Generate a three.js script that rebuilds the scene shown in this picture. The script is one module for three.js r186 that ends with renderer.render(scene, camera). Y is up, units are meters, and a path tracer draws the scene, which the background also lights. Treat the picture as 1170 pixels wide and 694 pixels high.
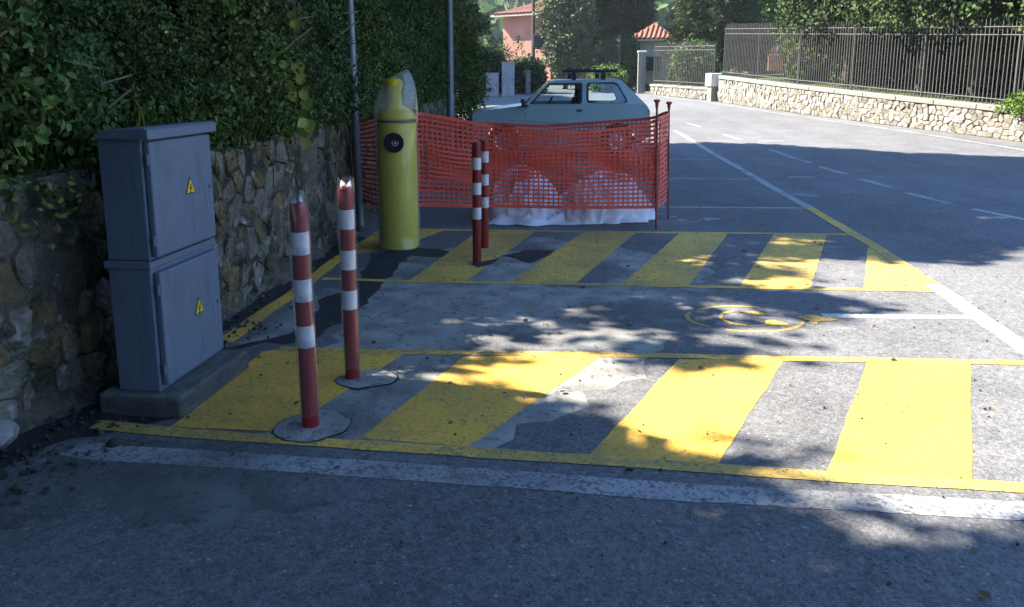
import * as THREE from 'three';
import { mergeGeometries } from 'three/addons/utils/BufferGeometryUtils.js';
import { RoundedBoxGeometry } from 'three/addons/geometries/RoundedBoxGeometry.js';

// ---------------------------------------------------------------- camera, sky, sun, exposure
const scene = new THREE.Scene();
const camera = new THREE.PerspectiveCamera(52, 1170 / 878, 0.1, 4000);
camera.position.set(0, 1.55, 0);
camera.rotation.x = -Math.atan(165 / 900);
camera.setViewOffset(1170, 878, 0, 184, 1170, 694);   // the photograph is the lower part of a taller frame
camera.updateProjectionMatrix();
scene.add(camera);

const renderer = new THREE.WebGLRenderer({ antialias: true });
renderer.setSize(1024, 607);
renderer.toneMapping = THREE.LinearToneMapping;
renderer.toneMappingExposure = 4.8;
renderer.shadowMap.enabled = true;

const SUN_EL = 45 * Math.PI / 180;
const SUN = new THREE.Vector3(-0.97, 0, -0.243).normalize().multiplyScalar(Math.cos(SUN_EL)).setY(Math.sin(SUN_EL)); // towards the sun
const sun = new THREE.DirectionalLight(new THREE.Color(1, 0.94, 0.83), 5);
sun.position.copy(SUN).multiplyScalar(60).add(new THREE.Vector3(2, 0, -12));
sun.target.position.set(2, 0, -12);
sun.castShadow = true;
sun.shadow.mapSize.set(4096, 4096);
sun.shadow.radius = 1;
Object.assign(sun.shadow.camera, { left: -40, right: 40, top: 40, bottom: -40, near: 1, far: 160 });
scene.add(sun, sun.target);

{ // clear blue sky, paler towards the horizon and round the sun
  const W = 256, H = 128, d = new Float32Array(W * H * 4);
  for (let j = 0; j < H; j++) for (let i = 0; i < W; i++) {
    const el = ((j + 0.5) / H - 0.5) * Math.PI, az = ((i + 0.5) / W - 0.5) * 2 * Math.PI;
    const v = new THREE.Vector3(Math.cos(el) * Math.cos(az), Math.sin(el), Math.cos(el) * Math.sin(az));
    const up = Math.max(0, v.y), t = Math.pow(1 - up, 3.2), k = Math.max(0, v.dot(SUN)), glow = 0.35 * Math.pow(k, 6) + 0.9 * Math.pow(k, 60);
    const c = [0.095 + 0.34 * t + glow * 0.5, 0.25 + 0.37 * t + glow * 0.5, 0.62 + 0.26 * t + glow * 0.5];
    const s = 0.66;
    for (let q = 0; q < 3; q++) d[(j * W + i) * 4 + q] = (v.y < 0 ? [0.1, 0.1, 0.1][q] : c[q]) * s;
    d[(j * W + i) * 4 + 3] = 1;
  }
  const t = new THREE.DataTexture(d, W, H, THREE.RGBAFormat, THREE.FloatType);
  t.mapping = THREE.EquirectangularReflectionMapping; t.magFilter = t.minFilter = THREE.LinearFilter; t.needsUpdate = true;
  scene.background = t; scene.environment = t;
}
scene.fog = new THREE.FogExp2(0xdfe8f2, 0.0006);

// ---------------------------------------------------------------- helpers
let seed = 20240517;
const rnd = () => { seed |= 0; seed = seed + 0x6D2B79F5 | 0; let t = Math.imul(seed ^ seed >>> 15, 1 | seed); t = t + Math.imul(t ^ t >>> 7, 61 | t) ^ t; return ((t ^ t >>> 14) >>> 0) / 4294967296; };
const rr = (a, b) => a + (b - a) * rnd();
const V = (x, y, z) => new THREE.Vector3(x, y, z);
const lerp = (a, b, t) => a + (b - a) * t, clamp = (x, a = 0, b = 1) => Math.min(b, Math.max(a, x));
const hash2 = (i, j, s = 0) => { let h = Math.imul(i, 374761393) + Math.imul(j, 668265263) + Math.imul(s, 974634777) | 0; h = Math.imul(h ^ h >>> 13, 1274126177); return ((h ^ h >>> 16) >>> 0) / 4294967296; };
const noise = (x, y, s = 0, per = 0) => { // value noise, optional period
  const i = Math.floor(x), j = Math.floor(y), u = x - i, v = y - j, f = u * u * (3 - 2 * u), g = v * v * (3 - 2 * v);
  const w = per ? (a) => ((a % per) + per) % per : (a) => a;
  return lerp(lerp(hash2(w(i), w(j), s), hash2(w(i + 1), w(j), s), f), lerp(hash2(w(i), w(j + 1), s), hash2(w(i + 1), w(j + 1), s), f), g);
};
const fbm = (x, y, s = 0, oct = 4, per = 0) => { let a = 0, k = 0.5, n = 0; for (let o = 0; o < oct; o++) { a += k * noise(x, y, s + o, per); n += k; x *= 2; y *= 2; per *= 2; k *= 0.5; } return a / n; };
function tex(w, h, fn, srgb = true) { // fn(u, v) -> [r, g, b] 0..1 (or a number)
  const d = new Uint8Array(w * h * 4);
  for (let j = 0; j < h; j++) for (let i = 0; i < w; i++) {
    let c = fn(i / w, j / h, i, j); if (typeof c === 'number') c = [c, c, c];
    const o = (j * w + i) * 4; for (let q = 0; q < 3; q++) d[o + q] = clamp(c[q]) * 255; d[o + 3] = c.length > 3 ? clamp(c[3]) * 255 : 255;
  }
  const t = new THREE.DataTexture(d, w, h); t.wrapS = t.wrapT = THREE.RepeatWrapping; t.magFilter = THREE.LinearFilter; t.minFilter = THREE.LinearMipmapLinearFilter;
  t.generateMipmaps = true; if (srgb) t.colorSpace = THREE.SRGBColorSpace; t.needsUpdate = true; return t;
}
const lin = (r, g, b) => new THREE.Color().setRGB(r, g, b);
const std = (o) => new THREE.MeshStandardMaterial({ roughness: 0.8, side: THREE.DoubleSide, ...o });
const phys = (o) => new THREE.MeshPhysicalMaterial({ roughness: 0.5, side: THREE.DoubleSide, ...o });

const used = new Map();
const numbered = (n) => { const k = used.get(n) ?? 0; used.set(n, k + 1); return k ? `${n}_${String(k).padStart(3, '0')}` : n; };
function place(o, name, parent) { o.name = parent === scene ? numbered(name) : name; o.castShadow = o.receiveShadow = true; parent.add(o); return o; }
const mesh = (name, geo, mat, parent = scene) => place(new THREE.Mesh(Array.isArray(geo) ? mergeGeometries(geo.map(clean)) : geo, mat), name, parent);
function clean(g) { const n = g.index ? g.toNonIndexed() : g.clone(); for (const k of Object.keys(n.attributes)) if (!['position', 'normal', 'uv'].includes(k)) n.deleteAttribute(k); if (!n.attributes.uv) n.setAttribute('uv', new THREE.BufferAttribute(new Float32Array(n.attributes.position.count * 2), 2)); return n; }
function thing(name, label, category, pos = [0, 0, 0], turn = 0, group) {
  const o = new THREE.Group(); o.position.set(...pos); o.rotation.y = turn; place(o, name, scene);
  o.userData = { label, category }; if (group) o.userData.group = group; return o;
}
const tag = (o, label, category, group) => { o.userData.label = label; o.userData.category = category; if (group) o.userData.group = group; return o; };
const structure = (o, label) => { o.userData.kind = 'structure'; if (label) { o.userData.label = label; o.userData.category = label.split('|')[1] ?? 'ground'; o.userData.label = label.split('|')[0]; } return o; };
const T = (g, x = 0, y = 0, z = 0, rx = 0, ry = 0, rz = 0) => { if (rx) g.rotateX(rx); if (ry) g.rotateY(ry); if (rz) g.rotateZ(rz); return g.translate(x, y, z); };
const box = (w, h, d, x = 0, y = 0, z = 0, ry = 0) => T(new THREE.BoxGeometry(w, h, d), x, y, z, 0, ry);
const rbox = (w, h, d, r, x = 0, y = 0, z = 0, ry = 0) => T(new RoundedBoxGeometry(w, h, d, 2, r), x, y, z, 0, ry);
const cyl = (r0, r1, h, n, x = 0, y = 0, z = 0) => new THREE.CylinderGeometry(r0, r1, h, n).translate(x, y, z);
function geo(pos, idx, uv) { const g = new THREE.BufferGeometry(); g.setAttribute('position', new THREE.Float32BufferAttribute(pos, 3)); if (uv) g.setAttribute('uv', new THREE.Float32BufferAttribute(uv, 2)); if (idx) g.setIndex(idx); g.computeVertexNormals(); return g; }
function taper(pts, radii, n = 7) { // tapered limb along points
  const pos = [], idx = [], uv = []; let acc = 0;
  for (let i = 0; i < pts.length; i++) {
    const d = pts[Math.min(i + 1, pts.length - 1)].clone().sub(pts[Math.max(i - 1, 0)]).normalize();
    const a = Math.abs(d.y) > 0.9 ? V(1, 0, 0) : V(0, 1, 0), e1 = a.clone().cross(d).normalize(), e2 = d.clone().cross(e1);
    if (i) acc += pts[i].distanceTo(pts[i - 1]);
    for (let k = 0; k <= n; k++) { const t = k / n * Math.PI * 2, p = pts[i].clone().addScaledVector(e1, Math.cos(t) * radii[i]).addScaledVector(e2, Math.sin(t) * radii[i]); pos.push(p.x, p.y, p.z); uv.push(k / n, acc); }
  }
  const m = n + 1; for (let i = 0; i + 1 < pts.length; i++) for (let k = 0; k < n; k++) { const a = i * m + k; idx.push(a, a + 1, a + m, a + 1, a + m + 1, a + m); }
  return geo(pos, idx, uv);
}
const gy = (x, z) => { const D = -z; if (D <= 9) return 0; const e = Math.min(D, 55) - 12.8; return 0.0355 * (e > 3.8 ? e : Math.max(0, (e + 3.8) ** 2 / 15.2)); };
const polyIn = (P, x, z) => { let c = false; for (let i = 0, j = P.length - 1; i < P.length; j = i++) if ((P[i][1] > z) !== (P[j][1] > z) && x < (P[j][0] - P[i][0]) * (z - P[i][1]) / (P[j][1] - P[i][1]) + P[i][0]) c = !c; return c; };
// polyline helper: position, direction and total length in plan
function path(P) {
  const L = [0]; for (let i = 1; i < P.length; i++) L.push(L[i - 1] + Math.hypot(P[i][0] - P[i - 1][0], P[i][1] - P[i - 1][1]));
  const at = (s) => { let i = 1; while (i < P.length - 1 && s > L[i]) i++; const t = (s - L[i - 1]) / (L[i] - L[i - 1]); return { x: lerp(P[i - 1][0], P[i][0], t), z: lerp(P[i - 1][1], P[i][1], t), dx: (P[i][0] - P[i - 1][0]) / (L[i] - L[i - 1]), dz: (P[i][1] - P[i - 1][1]) / (L[i] - L[i - 1]) }; };
  return { at, length: L[L.length - 1], L, P };
}

// ---------------------------------------------------------------- road surface
const asphaltH = (u, v) => { const a = hash2(Math.floor(u * 512) & 511, Math.floor(v * 512) & 511, 5), b = hash2(Math.floor(u * 1024) & 1023, Math.floor(v * 1024) & 1023, 9); return 0.55 * a + 0.45 * b; };
const asphaltTex = tex(1024, 1024, (u, v) => {
  const h = asphaltH(u, v), c = fbm(u * 8, v * 8, 11, 4, 8), s = hash2(Math.floor(u * 300), Math.floor(v * 300), 77);
  const mid = noise(u * 256, v * 256, 15, 256) - 0.5, big = noise(u * 110, v * 110, 16, 110) - 0.5; let g = 0.385 + 0.15 * (h - 0.5) + 0.09 * (c - 0.5) + 0.1 * mid + 0.06 * big; if (s > 0.985) g += 0.16 * hash2(Math.floor(u * 300), Math.floor(v * 300), 78); if (s < 0.015) g -= 0.1;
  return [g * 1.0, g * 1.0, g * 1.0];
});
const asphaltBump = tex(1024, 1024, (u, v) => 0.5 + 0.5 * (asphaltH(u, v) - 0.5) + 0.3 * (fbm(u * 16, v * 16, 3, 3, 16) - 0.5), false);
for (const t of [asphaltTex, asphaltBump]) t.repeat.set(1 / 3.1, 1 / 3.1);
const M = {};
M.asphalt = std({ map: asphaltTex, bumpMap: asphaltBump, bumpScale: 0.006, roughness: 0.9, vertexColors: true, color: lin(1.08, 1.06, 1.05) });

const axis = (list) => { const o = []; for (const [a, b, s] of list) for (let v = a; v < b - 1e-6; v += s) o.push(v); o.push(list[list.length - 1][1]); return o; };
{
  const xs = axis([[-120, -12, 12], [-12, 14, 0.4], [14, 120, 10.6]]), ds = axis([[-40, -3, 6], [-3, 26, 0.4], [26, 60, 2], [60, 260, 20]]);
  const pos = [], uv = [], col = [], idx = [];
  ds.forEach((D) => xs.forEach((x) => {
    pos.push(x, gy(x, -D), -D); uv.push(x, D);
    const n = fbm(x * 0.35, D * 0.35, 21, 4), m = fbm(x * 1.7, D * 0.9, 31, 3);
    let g = 0.8 + 0.36 * n + 0.12 * (m - 0.5);
    col.push(g, g, g * 1.01);
  }));
  const w = xs.length; for (let j = 0; j + 1 < ds.length; j++) for (let i = 0; i + 1 < w; i++) { const a = j * w + i; idx.push(a, a + 1, a + w, a + 1, a + w + 1, a + w); }
  const g = geo(pos, idx, uv); g.setAttribute('color', new THREE.Float32BufferAttribute(col, 3));
  structure(mesh('road', g, M.asphalt), 'grey asphalt road and parking area sloping gently uphill|road');
}

// flat sheet from a plan outline [[x, z], ...] with uneven edges
let sheetY = 0;
function sheetGeo(P, y, jit = 0.008, step = 0.07, hole) {
  const out = [], dense = (Q) => { const r = []; for (let i = 0; i < Q.length; i++) { const a = Q[i], b = Q[(i + 1) % Q.length], L = Math.hypot(b[0] - a[0], b[1] - a[1]), n = Math.max(1, Math.round(L / step)); for (let k = 0; k < n; k++) { const t = k / n, x = lerp(a[0], b[0], t), z = lerp(a[1], b[1], t), j = jit * (2 * fbm(x * 9 + 50, z * 9, 7, 3) - 1) * 1.7, nx = -(b[1] - a[1]) / L, nz = (b[0] - a[0]) / L; r.push(new THREE.Vector2(x + nx * j, -(z + nz * j))); } } return r; };
  const s = new THREE.Shape(dense(P)); if (hole) s.holes.push(new THREE.Path(dense(hole)));
  const g = new THREE.ShapeGeometry(s); g.rotateX(-Math.PI / 2).translate(0, y, 0);
  const p = g.attributes.position; for (let i = 0; i < p.count; i++) p.setY(i, y + gy(p.getX(i), p.getZ(i))); g.computeVertexNormals(); void out; return g;
}
// ribbon along a plan polyline following the slope of the road
function ribbonGeo(P, w, y, jit = 0.006) {
  const q = path(P), n = Math.max(2, Math.ceil(q.length / 0.12)), pos = [], uv = [], idx = [];
  for (let i = 0; i <= n; i++) {
    const s = q.length * i / n, a = q.at(s), nx = -a.dz, nz = a.dx;
    for (const e of [-1, 1]) { const ww = e * w / 2 + jit * (2 * fbm(s * 8, e * 5 + w * 30, 17, 3) - 1) * 1.7, x = a.x + nx * ww, z = a.z + nz * ww; pos.push(x, y + gy(x, z), z); uv.push(x, -z); }
    if (i) { const b = i * 2; idx.push(b - 2, b - 1, b, b - 1, b + 1, b); }
  }
  return geo(pos, idx, uv);
}

// fresh tar, concrete and dust
const tarTex = tex(512, 512, (u, v) => { const h = hash2(Math.floor(u * 256), Math.floor(v * 256), 4), c = fbm(u * 6, v * 6, 41, 4, 6), s = hash2(Math.floor(u * 190), Math.floor(v * 190), 8); let g = 0.17 + 0.1 * (h - 0.5) + 0.08 * (c - 0.5); if (s > 0.975) g += 0.12; return g; });
const rough2 = tex(512, 512, (u, v) => 0.5 * hash2(Math.floor(u * 256), Math.floor(v * 256), 4) + 0.5 * fbm(u * 10, v * 10, 2, 4, 10), false);
tarTex.repeat.set(0.9, 0.9); rough2.repeat.set(0.9, 0.9);
M.tar = std({ map: tarTex, bumpMap: rough2, bumpScale: 0.012, roughness: 0.85 });
const concTex = tex(512, 512, (u, v) => { const c = fbm(u * 7, v * 7, 61, 5, 7), h = hash2(Math.floor(u * 340), Math.floor(v * 340), 3), p = fbm(u * 28, v * 28, 64, 2, 28); const g = 0.47 + 0.2 * (c - 0.5) + 0.06 * (h - 0.5) - (p > 0.72 ? 0.09 : 0); return [g, g * 0.99, g * 0.96]; });
concTex.repeat.set(1.1, 1.1);
M.concrete = std({ map: concTex, bumpMap: rough2, bumpScale: 0.004, roughness: 0.92 });
// grit and cement slurry spread over the asphalt: patchy, with grain of its own
const dustAlpha = (s, cut) => { const t = tex(512, 512, (u, v) => { const c = fbm(u * 5, v * 5, s, 5, 5), f = hash2(Math.floor(u * 512), Math.floor(v * 512), s + 2); return clamp((c - cut) * 3.6 + 0.45 * (f - 0.5)) * 0.92; }, false); t.repeat.set(0.36, 0.36); return t; };
M.slurry = std({ map: concTex, alphaMap: dustAlpha(91, 0.27), transparent: true, roughness: 0.95, color: lin(1.6, 1.58, 1.52) });
M.slurryThin = std({ map: concTex, alphaMap: dustAlpha(97, 0.38), transparent: true, roughness: 0.95, color: lin(0.8, 0.84, 0.82) });

const paint = (base, wear, s) => { const t = tex(512, 512, (u, v) => {
  const c = fbm(u * 6, v * 6, s, 5, 6), h = asphaltH(u, v), f = fbm(u * 40, v * 40, s + 5, 3, 40), sp = hash2(Math.floor(u * 260), Math.floor(v * 260), s);
  const md = noise(u * 190, v * 190, s + 9, 190), k = clamp(1 - wear * (clamp((0.55 - c) * 4) * 0.6 + clamp((md - 0.62) * 6) * 1.3 + (h > 0.8 - wear * 0.2 ? 0.7 : 0) + clamp((f - 0.6) * 8) * 0.6)), g = 0.9 + 0.16 * (c - 0.5) + 0.1 * (h - 0.5), a = 0.385;
  let o = base.map((b) => lerp(a, b * g, k)); if (sp > 0.994) o = o.map((q) => q * 0.45); return o; }); t.repeat.set(1 / 2.3, 1 / 2.3); return t; };
M.yellow = std({ map: paint([0.98, 0.75, 0.29], 0.2, 101), bumpMap: asphaltBump, bumpScale: 0.004, roughness: 0.75 });
M.yellowOld = std({ map: paint([0.95, 0.76, 0.33], 0.3, 121), bumpMap: asphaltBump, bumpScale: 0.005, roughness: 0.8 });
M.white = std({ map: paint([0.68, 0.68, 0.68], 0.62, 131), bumpMap: asphaltBump, bumpScale: 0.005, roughness: 0.8 });
M.whiteFresh = std({ map: paint([0.82, 0.82, 0.8], 0.2, 141), bumpMap: asphaltBump, bumpScale: 0.004, roughness: 0.8 });
M.whiteFar = std({ map: paint([0.68, 0.69, 0.69], 0.5, 151), roughness: 0.85 });

const flat = (name, label, P, y, mat, jit, step) => structure(mesh(name, sheetGeo(P, y, jit, step), mat), label);
flat('cement_slurry', 'pale grey cement dust spread over the asphalt between the hatchings|stain', [[-1.014, -6.854], [-0.528, -7.148], [0.487, -7.816], [1.613, -6.582], [1.512, -5.601], [0.89, -4.367], [0.51, -3.777], [-0.093, -3.133], [-0.702, -3.19], [-1.095, -3.233], [-0.95, -3.957], [-1.041, -4.865]], 0.0008, M.slurry, 0.12, 0.12);
flat('cement_slurry', 'dried greenish cement wash at the left end of the white line|stain', [[-1.93, -2.956], [-1.749, -3.233], [-1.095, -3.233], [-0.568, -3.069], [-0.553, -2.784], [-0.812, -2.629], [-1.19, -2.543], [-1.56, -2.6], [-1.743, -2.489], [-2.033, -2.6]], 0.0008, M.slurryThin, 0.1, 0.1);
flat('cement_slurry', 'pale dust between the yellow wall line and the tar patch|stain', [[-1.685, -4.49], [-1.534, -5.219], [-1.399, -5.724], [-1.237, -5.674], [-1.281, -5.219], [-1.367, -4.62], [-1.529, -4.459]], 0.0011, M.slurry, 0.03, 0.06);
flat('tar_patch', 'fresh black asphalt trench patch from charger base towards the concrete plinth|road patch', [[-1.262, -6.889], [-0.944, -7.226], [-0.517, -6.998], [-0.541, -6.784], [-0.893, -6.819], [-0.966, -6.517], [-0.974, -6.124], [-1.032, -5.24], [-1.093, -4.978], [-1.177, -4.587], [-1.352, -4.475], [-1.477, -4.475], [-1.667, -4.352], [-1.622, -4.428], [-1.355, -4.654], [-1.33, -4.94], [-1.315, -5.262], [-1.377, -5.415], [-1.232, -5.65], [-1.196, -6.04]], 0.0014, M.tar, 0.03, 0.05);
flat('tar_patch', 'small black asphalt patch crossing the far hatching|road patch', [[-0.101, -6.819], [0.121, -7.072], [0.394, -7.072], [0.318, -6.819], [0.157, -6.549], [0.038, -6.715]], 0.0034, M.tar, 0.02, 0.04);
flat('tar_patch', 'dark gritty asphalt strip along the foot of the stone wall|road patch', [[-2.163, -2.784], [-2.014, -2.978], [-1.956, -3.19], [-1.775, -3.285], [-1.733, -3.321], [-1.564, -3.432], [-1.621, -4.308], [-1.788, -4.688], [-1.714, -5.219], [-1.634, -5.674], [-1.568, -6.648], [-1.429, -7.638], [-1.594, -7.816], [-1.7, -7.305], [-1.747, -6.517], [-1.833, -5.601], [-1.843, -4.604], [-1.948, -3.721], [-2.121, -3.413], [-2.437, -3.069]], 0.001, M.tar, 0.03, 0.06);

// ---------------------------------------------------------------- painted markings
function marking(name, label) { const o = thing(name, '', ''); structure(o, label); return o; }
{
  const a = marking('hatched_marking', 'bright yellow hatched marking in front, beneath the two near striped posts|road marking');
  const S = (P) => mesh('stripe', sheetGeo(P, 0.002, 0.005), M.yellow, a);
  S([[-1.54, -3.339], [-1.439, -4.337], [-1.305, -4.397], [-0.601, -4.337], [-1.034, -3.285]]);
  S([[-0.663, -3.224], [-0.273, -4.25], [0.524, -4.279], [-0.187, -3.141]]);
  S([[0.325, -3.061], [0.938, -4.208], [1.522, -4.194], [0.84, -2.985]]);
  S([[1.261, -2.913], [1.97, -4.166], [2.541, -4.152], [1.794, -2.83]]);
  S([[2.187, -2.771], [3.027, -4.112], [3.586, -4.033], [2.713, -2.689]]);
  mesh('border_line', ribbonGeo([[-1.898, -3.357], [-1.479, -3.276], [-0.775, -3.174], [0.307, -3.023], [1.352, -2.871], [1.97, -2.797], [2.659, -2.701]], 0.085, 0.0034, 0.006), M.yellowOld, a);
  mesh('border_line', ribbonGeo([[-1.362, -4.382], [-0.579, -4.323], [0.573, -4.279], [1.502, -4.222], [2.837, -4.152], [3.975, -4.072]], 0.075, 0.0034, 0.006), M.yellowOld, a);
  const b = marking('hatched_marking', 'faded yellow hatched marking between the charger and the slanting bay line|road marking');
  const S2 = (P) => mesh('stripe', sheetGeo(P, 0.002, 0.005), M.yellowOld, b);
  S2([[-1.506, -6.854], [-1.404, -8.003], [-0.669, -8.099], [-1.08, -7.148], [-1.273, -6.998]]);
  S2([[-0.798, -5.958], [-0.351, -7.955], [0.243, -7.955], [-0.36, -5.931]]);
  S2([[-0.034, -5.878], [0.725, -7.908], [1.271, -7.908], [0.483, -5.852]]);
  S2([[0.835, -5.826], [1.7, -7.862], [2.199, -7.862], [1.331, -5.774]]);
  S2([[1.714, -5.749], [2.647, -7.816], [3.187, -7.816], [2.239, -5.724]]);
  S2([[2.64, -5.724], [3.34, -7.226], [3.38, -6.925], [3.225, -5.826], [3.132, -5.674]]);
  mesh('border_line', ribbonGeo([[-1.493, -6.012], [-0.781, -5.931], [0.369, -5.852], [1.813, -5.749], [3.158, -5.65]], 0.07, 0.0034), M.yellowOld, b);
  mesh('border_line', ribbonGeo([[-1.402, -8.099], [0.495, -7.955], [2.448, -7.862], [3.417, -7.794]], 0.085, 0.0034), M.yellowOld, b);
  mesh('border_line', ribbonGeo([[-1.712, -4.49], [-1.674, -5.017], [-1.601, -5.553], [-1.523, -6.681], [-1.367, -7.682]], 0.11, 0.0046, 0.008), M.yellow, b);
}
structure(mesh('white_line', ribbonGeo([[-1.886, -3.133], [-1.672, -3.085], [-0.655, -2.956], [0.618, -2.771], [1.864, -2.632], [2.805, -2.521]], 0.135, 0.002, 0.004), M.white), 'worn white edge line across the foreground|road marking');
{
  const a = marking('bay_edge_line', 'long slanting line closing the parking bays on the road side|road marking');
  mesh('line', ribbonGeo([[2.804, -3.069], [3.002, -4.443], [3.212, -5.826]], 0.13, 0.0046), M.whiteFresh, a);
  mesh('line', ribbonGeo([[3.212, -5.826], [3.406, -7.226], [3.62, -9.458]], 0.12, 0.0046), M.yellowOld, a).userData.label = 'yellow middle stretch of the line';
  mesh('line', ribbonGeo([[3.62, -9.458], [3.867, -13.067], [4.097, -18.941], [4.106, -20.024]], 0.13, 0.0046), M.whiteFar, a);
}
const bay = (label, P, w = 0.08) => structure(mesh('bay_line', ribbonGeo(P, w, 0.002), M.whiteFar), label);
structure(mesh('bay_line', ribbonGeo([[2.064, -5.036], [3.088, -4.997]], 0.085, 0.002), M.whiteFresh), 'sunlit white bay line beside the painted wheelchair symbol|road marking');
bay('white bay line just beyond the barrier and the far hatching|road marking', [[-1.157, -9.799], [0.594, -9.592], [3.578, -9.458]], 0.1);
bay('second white bay line beyond the barrier|road marking', [[0.206, -12.254], [3.72, -12.093]]);
bay('third white bay line beyond the barrier|road marking', [[0.898, -14.658], [3.785, -14.581]]);
bay('faint white bay line close to the parked car|road marking', [[2.21, -17.3], [3.94, -17.3]]);
[['nearest dash of the white centre line|road marking', '1'], ['second dash of the white centre line|road marking', '2'], ['third dash of the white centre line|road marking', ''], ['fourth dash of the white centre line|road marking', ''], ['fifth dash of the white centre line, by the shade edge|road marking', '']].forEach(([label], i) => {
  const P = [[[5.574, -9.393], [5.749, -8.616]], [[5.425, -10.723], [5.521, -9.799]], [[5.393, -12.146], [5.459, -11.251]], [[5.318, -13.58], [5.409, -12.706]], [[5.297, -15.055], [5.374, -14.135]]][i];
  structure(mesh('centre_dash', ribbonGeo(P, 0.11, 0.002), M.whiteFar), label);
});
structure(mesh('centre_dash', ribbonGeo([[5.33, -15.2], [5.28, -16.2]], 0.11, 0.002), M.whiteFar), 'centre line dash lying right at the edge of the sunlight|road marking');
structure(mesh('centre_dash', ribbonGeo([[5.2, -18], [5.12, -19.2]], 0.11, 0.002), M.whiteFar), 'sunlit centre line dash past the big shadow|road marking');
structure(mesh('centre_dash', ribbonGeo([[5.0, -21], [4.9, -22.2]], 0.11, 0.002), M.whiteFar), 'farthest sunlit dash of the centre line|road marking');
[['short old white mark on the road near the second bay line', [4.335, -12.309], [4.748, -12.309]], ['short old white mark near the yellow end of the bay edge', [3.82, -10.639], [4.097, -10.396]], ['pale horizontal old mark at the shadow edge', [5.535, -17.739], [6.106, -17.739]]].forEach(([l, a, b]) => structure(mesh('old_mark', ribbonGeo([a, b], 0.1, 0.002), M.whiteFar), l + '|road marking'));
structure(mesh('white_line', ribbonGeo([[10.6, -13], [10.35, -16.5], [9.9, -19.5], [9.2, -22.5], [8.35, -26.5], [7.5, -31], [6.4, -35]], 0.12, 0.0085), M.whiteFar), 'sunlit white edge line along the low rubble wall|road marking');

// wheelchair symbols, lying with their heads towards the road
const arcPts = (cx, cz, rx, rz, a0, a1, n = 24) => { const o = []; for (let i = 0; i <= n; i++) { const t = lerp(a0, a1, i / n); o.push([cx + rx * Math.cos(t), cz + rz * Math.sin(t)]); } return o; };
function symbol(label, cx, cz, k, mat) {
  const o = marking('wheelchair_symbol', label), y = 0.002, R = (P, w) => mesh('arc', ribbonGeo(P.map(([x, z]) => [cx + x * k, cz + z * k]), w * k, y, 0.008), mat, o), B = (P) => mesh('blob', sheetGeo(P.map(([x, z]) => [cx + x * k, cz + z * k]), y + 0.0014, 0.02, 0.04), mat, o);
  R(arcPts(0, 0, 0.54, 0.4, 0.3, 2.1), 0.032); R(arcPts(0, 0, 0.54, 0.4, 2.35, 3.7, 12), 0.03); R(arcPts(0, 0, 0.54, 0.4, 3.95, 5.2, 10), 0.03);
  R(arcPts(0.02, 0.0, 0.25, 0.24, 1.1, 4.5), 0.036);
  B([[-0.02, -0.2], [0.12, -0.22], [0.24, -0.14], [0.2, -0.08], [0.08, -0.13]]);
  B([[0.14, 0.2], [0.2, 0.06], [0.26, 0.06], [0.3, 0.14], [0.36, 0.16], [0.34, 0.24], [0.22, 0.24]]);
  B([[0.5, -0.02], [0.62, -0.06], [0.8, -0.04], [0.86, 0.04], [0.78, 0.1], [0.66, 0.1], [0.6, 0.2], [0.55, 0.16], [0.6, 0.07]]);
}
symbol('yellow ring and wheelchair symbol painted between the two hatchings|road marking', ...[1.53, -4.98], 0.7, M.yellowOld);
symbol('pale worn wheelchair symbol beside the barrier corner|road marking', ...[1.72, -8.72], 0.75, M.whiteFar);

// ---------------------------------------------------------------- rubble walls, stone by stone
const stoneTex = (s, a, b, moss, mossAmt) => { const t = tex(512, 512, (u, v) => {
  const c = fbm(u * 5, v * 5, s, 5, 5), f = fbm(u * 30, v * 30, s + 7, 3, 30), m = clamp((fbm(u * 4, v * 4, s + 13, 5, 4) - (1 - mossAmt)) * 6), l = fbm(u * 12, v * 12, s + 19, 4, 12);
  let o = a.map((q, i) => lerp(q, b[i], clamp(c * 1.6 - 0.3)) * (0.82 + 0.36 * f)); o = o.map((q, i) => lerp(q, moss[i] * (0.7 + 0.6 * f), m * 0.85)); if (l > 0.66) o = o.map((q) => lerp(q, 0.62, (l - 0.66) * 4)); return o; }); t.repeat.set(1.3, 1.3); return t; };
const stoneBump = tex(512, 512, (u, v) => 0.55 * fbm(u * 9, v * 9, 201, 5, 9) + 0.45 * fbm(u * 40, v * 40, 207, 3, 40), false); stoneBump.repeat.set(1.3, 1.3);
M.wallStone = [stoneTex(211, [0.37, 0.34, 0.28], [0.48, 0.43, 0.34], [0.2, 0.22, 0.13], 0.52), stoneTex(231, [0.38, 0.36, 0.32], [0.5, 0.47, 0.4], [0.22, 0.25, 0.15], 0.42), stoneTex(251, [0.37, 0.32, 0.22], [0.47, 0.4, 0.27], [0.2, 0.22, 0.11], 0.5)].map((map) => std({ map, bumpMap: stoneBump, bumpScale: 0.04, roughness: 0.93 }));
M.wallMortar = std({ map: stoneTex(271, [0.27, 0.25, 0.21], [0.38, 0.35, 0.29], [0.17, 0.19, 0.11], 0.55), bumpMap: stoneBump, bumpScale: 0.05, roughness: 0.95 });
M.paleStone = [stoneTex(311, [0.45, 0.43, 0.39], [0.57, 0.545, 0.5], [0.5, 0.47, 0.38], 0.2), stoneTex(331, [0.4, 0.38, 0.335], [0.53, 0.5, 0.44], [0.5, 0.45, 0.36], 0.2), stoneTex(351, [0.5, 0.485, 0.45], [0.61, 0.595, 0.56], [0.56, 0.53, 0.46], 0.15)].map((map) => std({ map, bumpMap: stoneBump, bumpScale: 0.015, roughness: 0.92 }));
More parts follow.
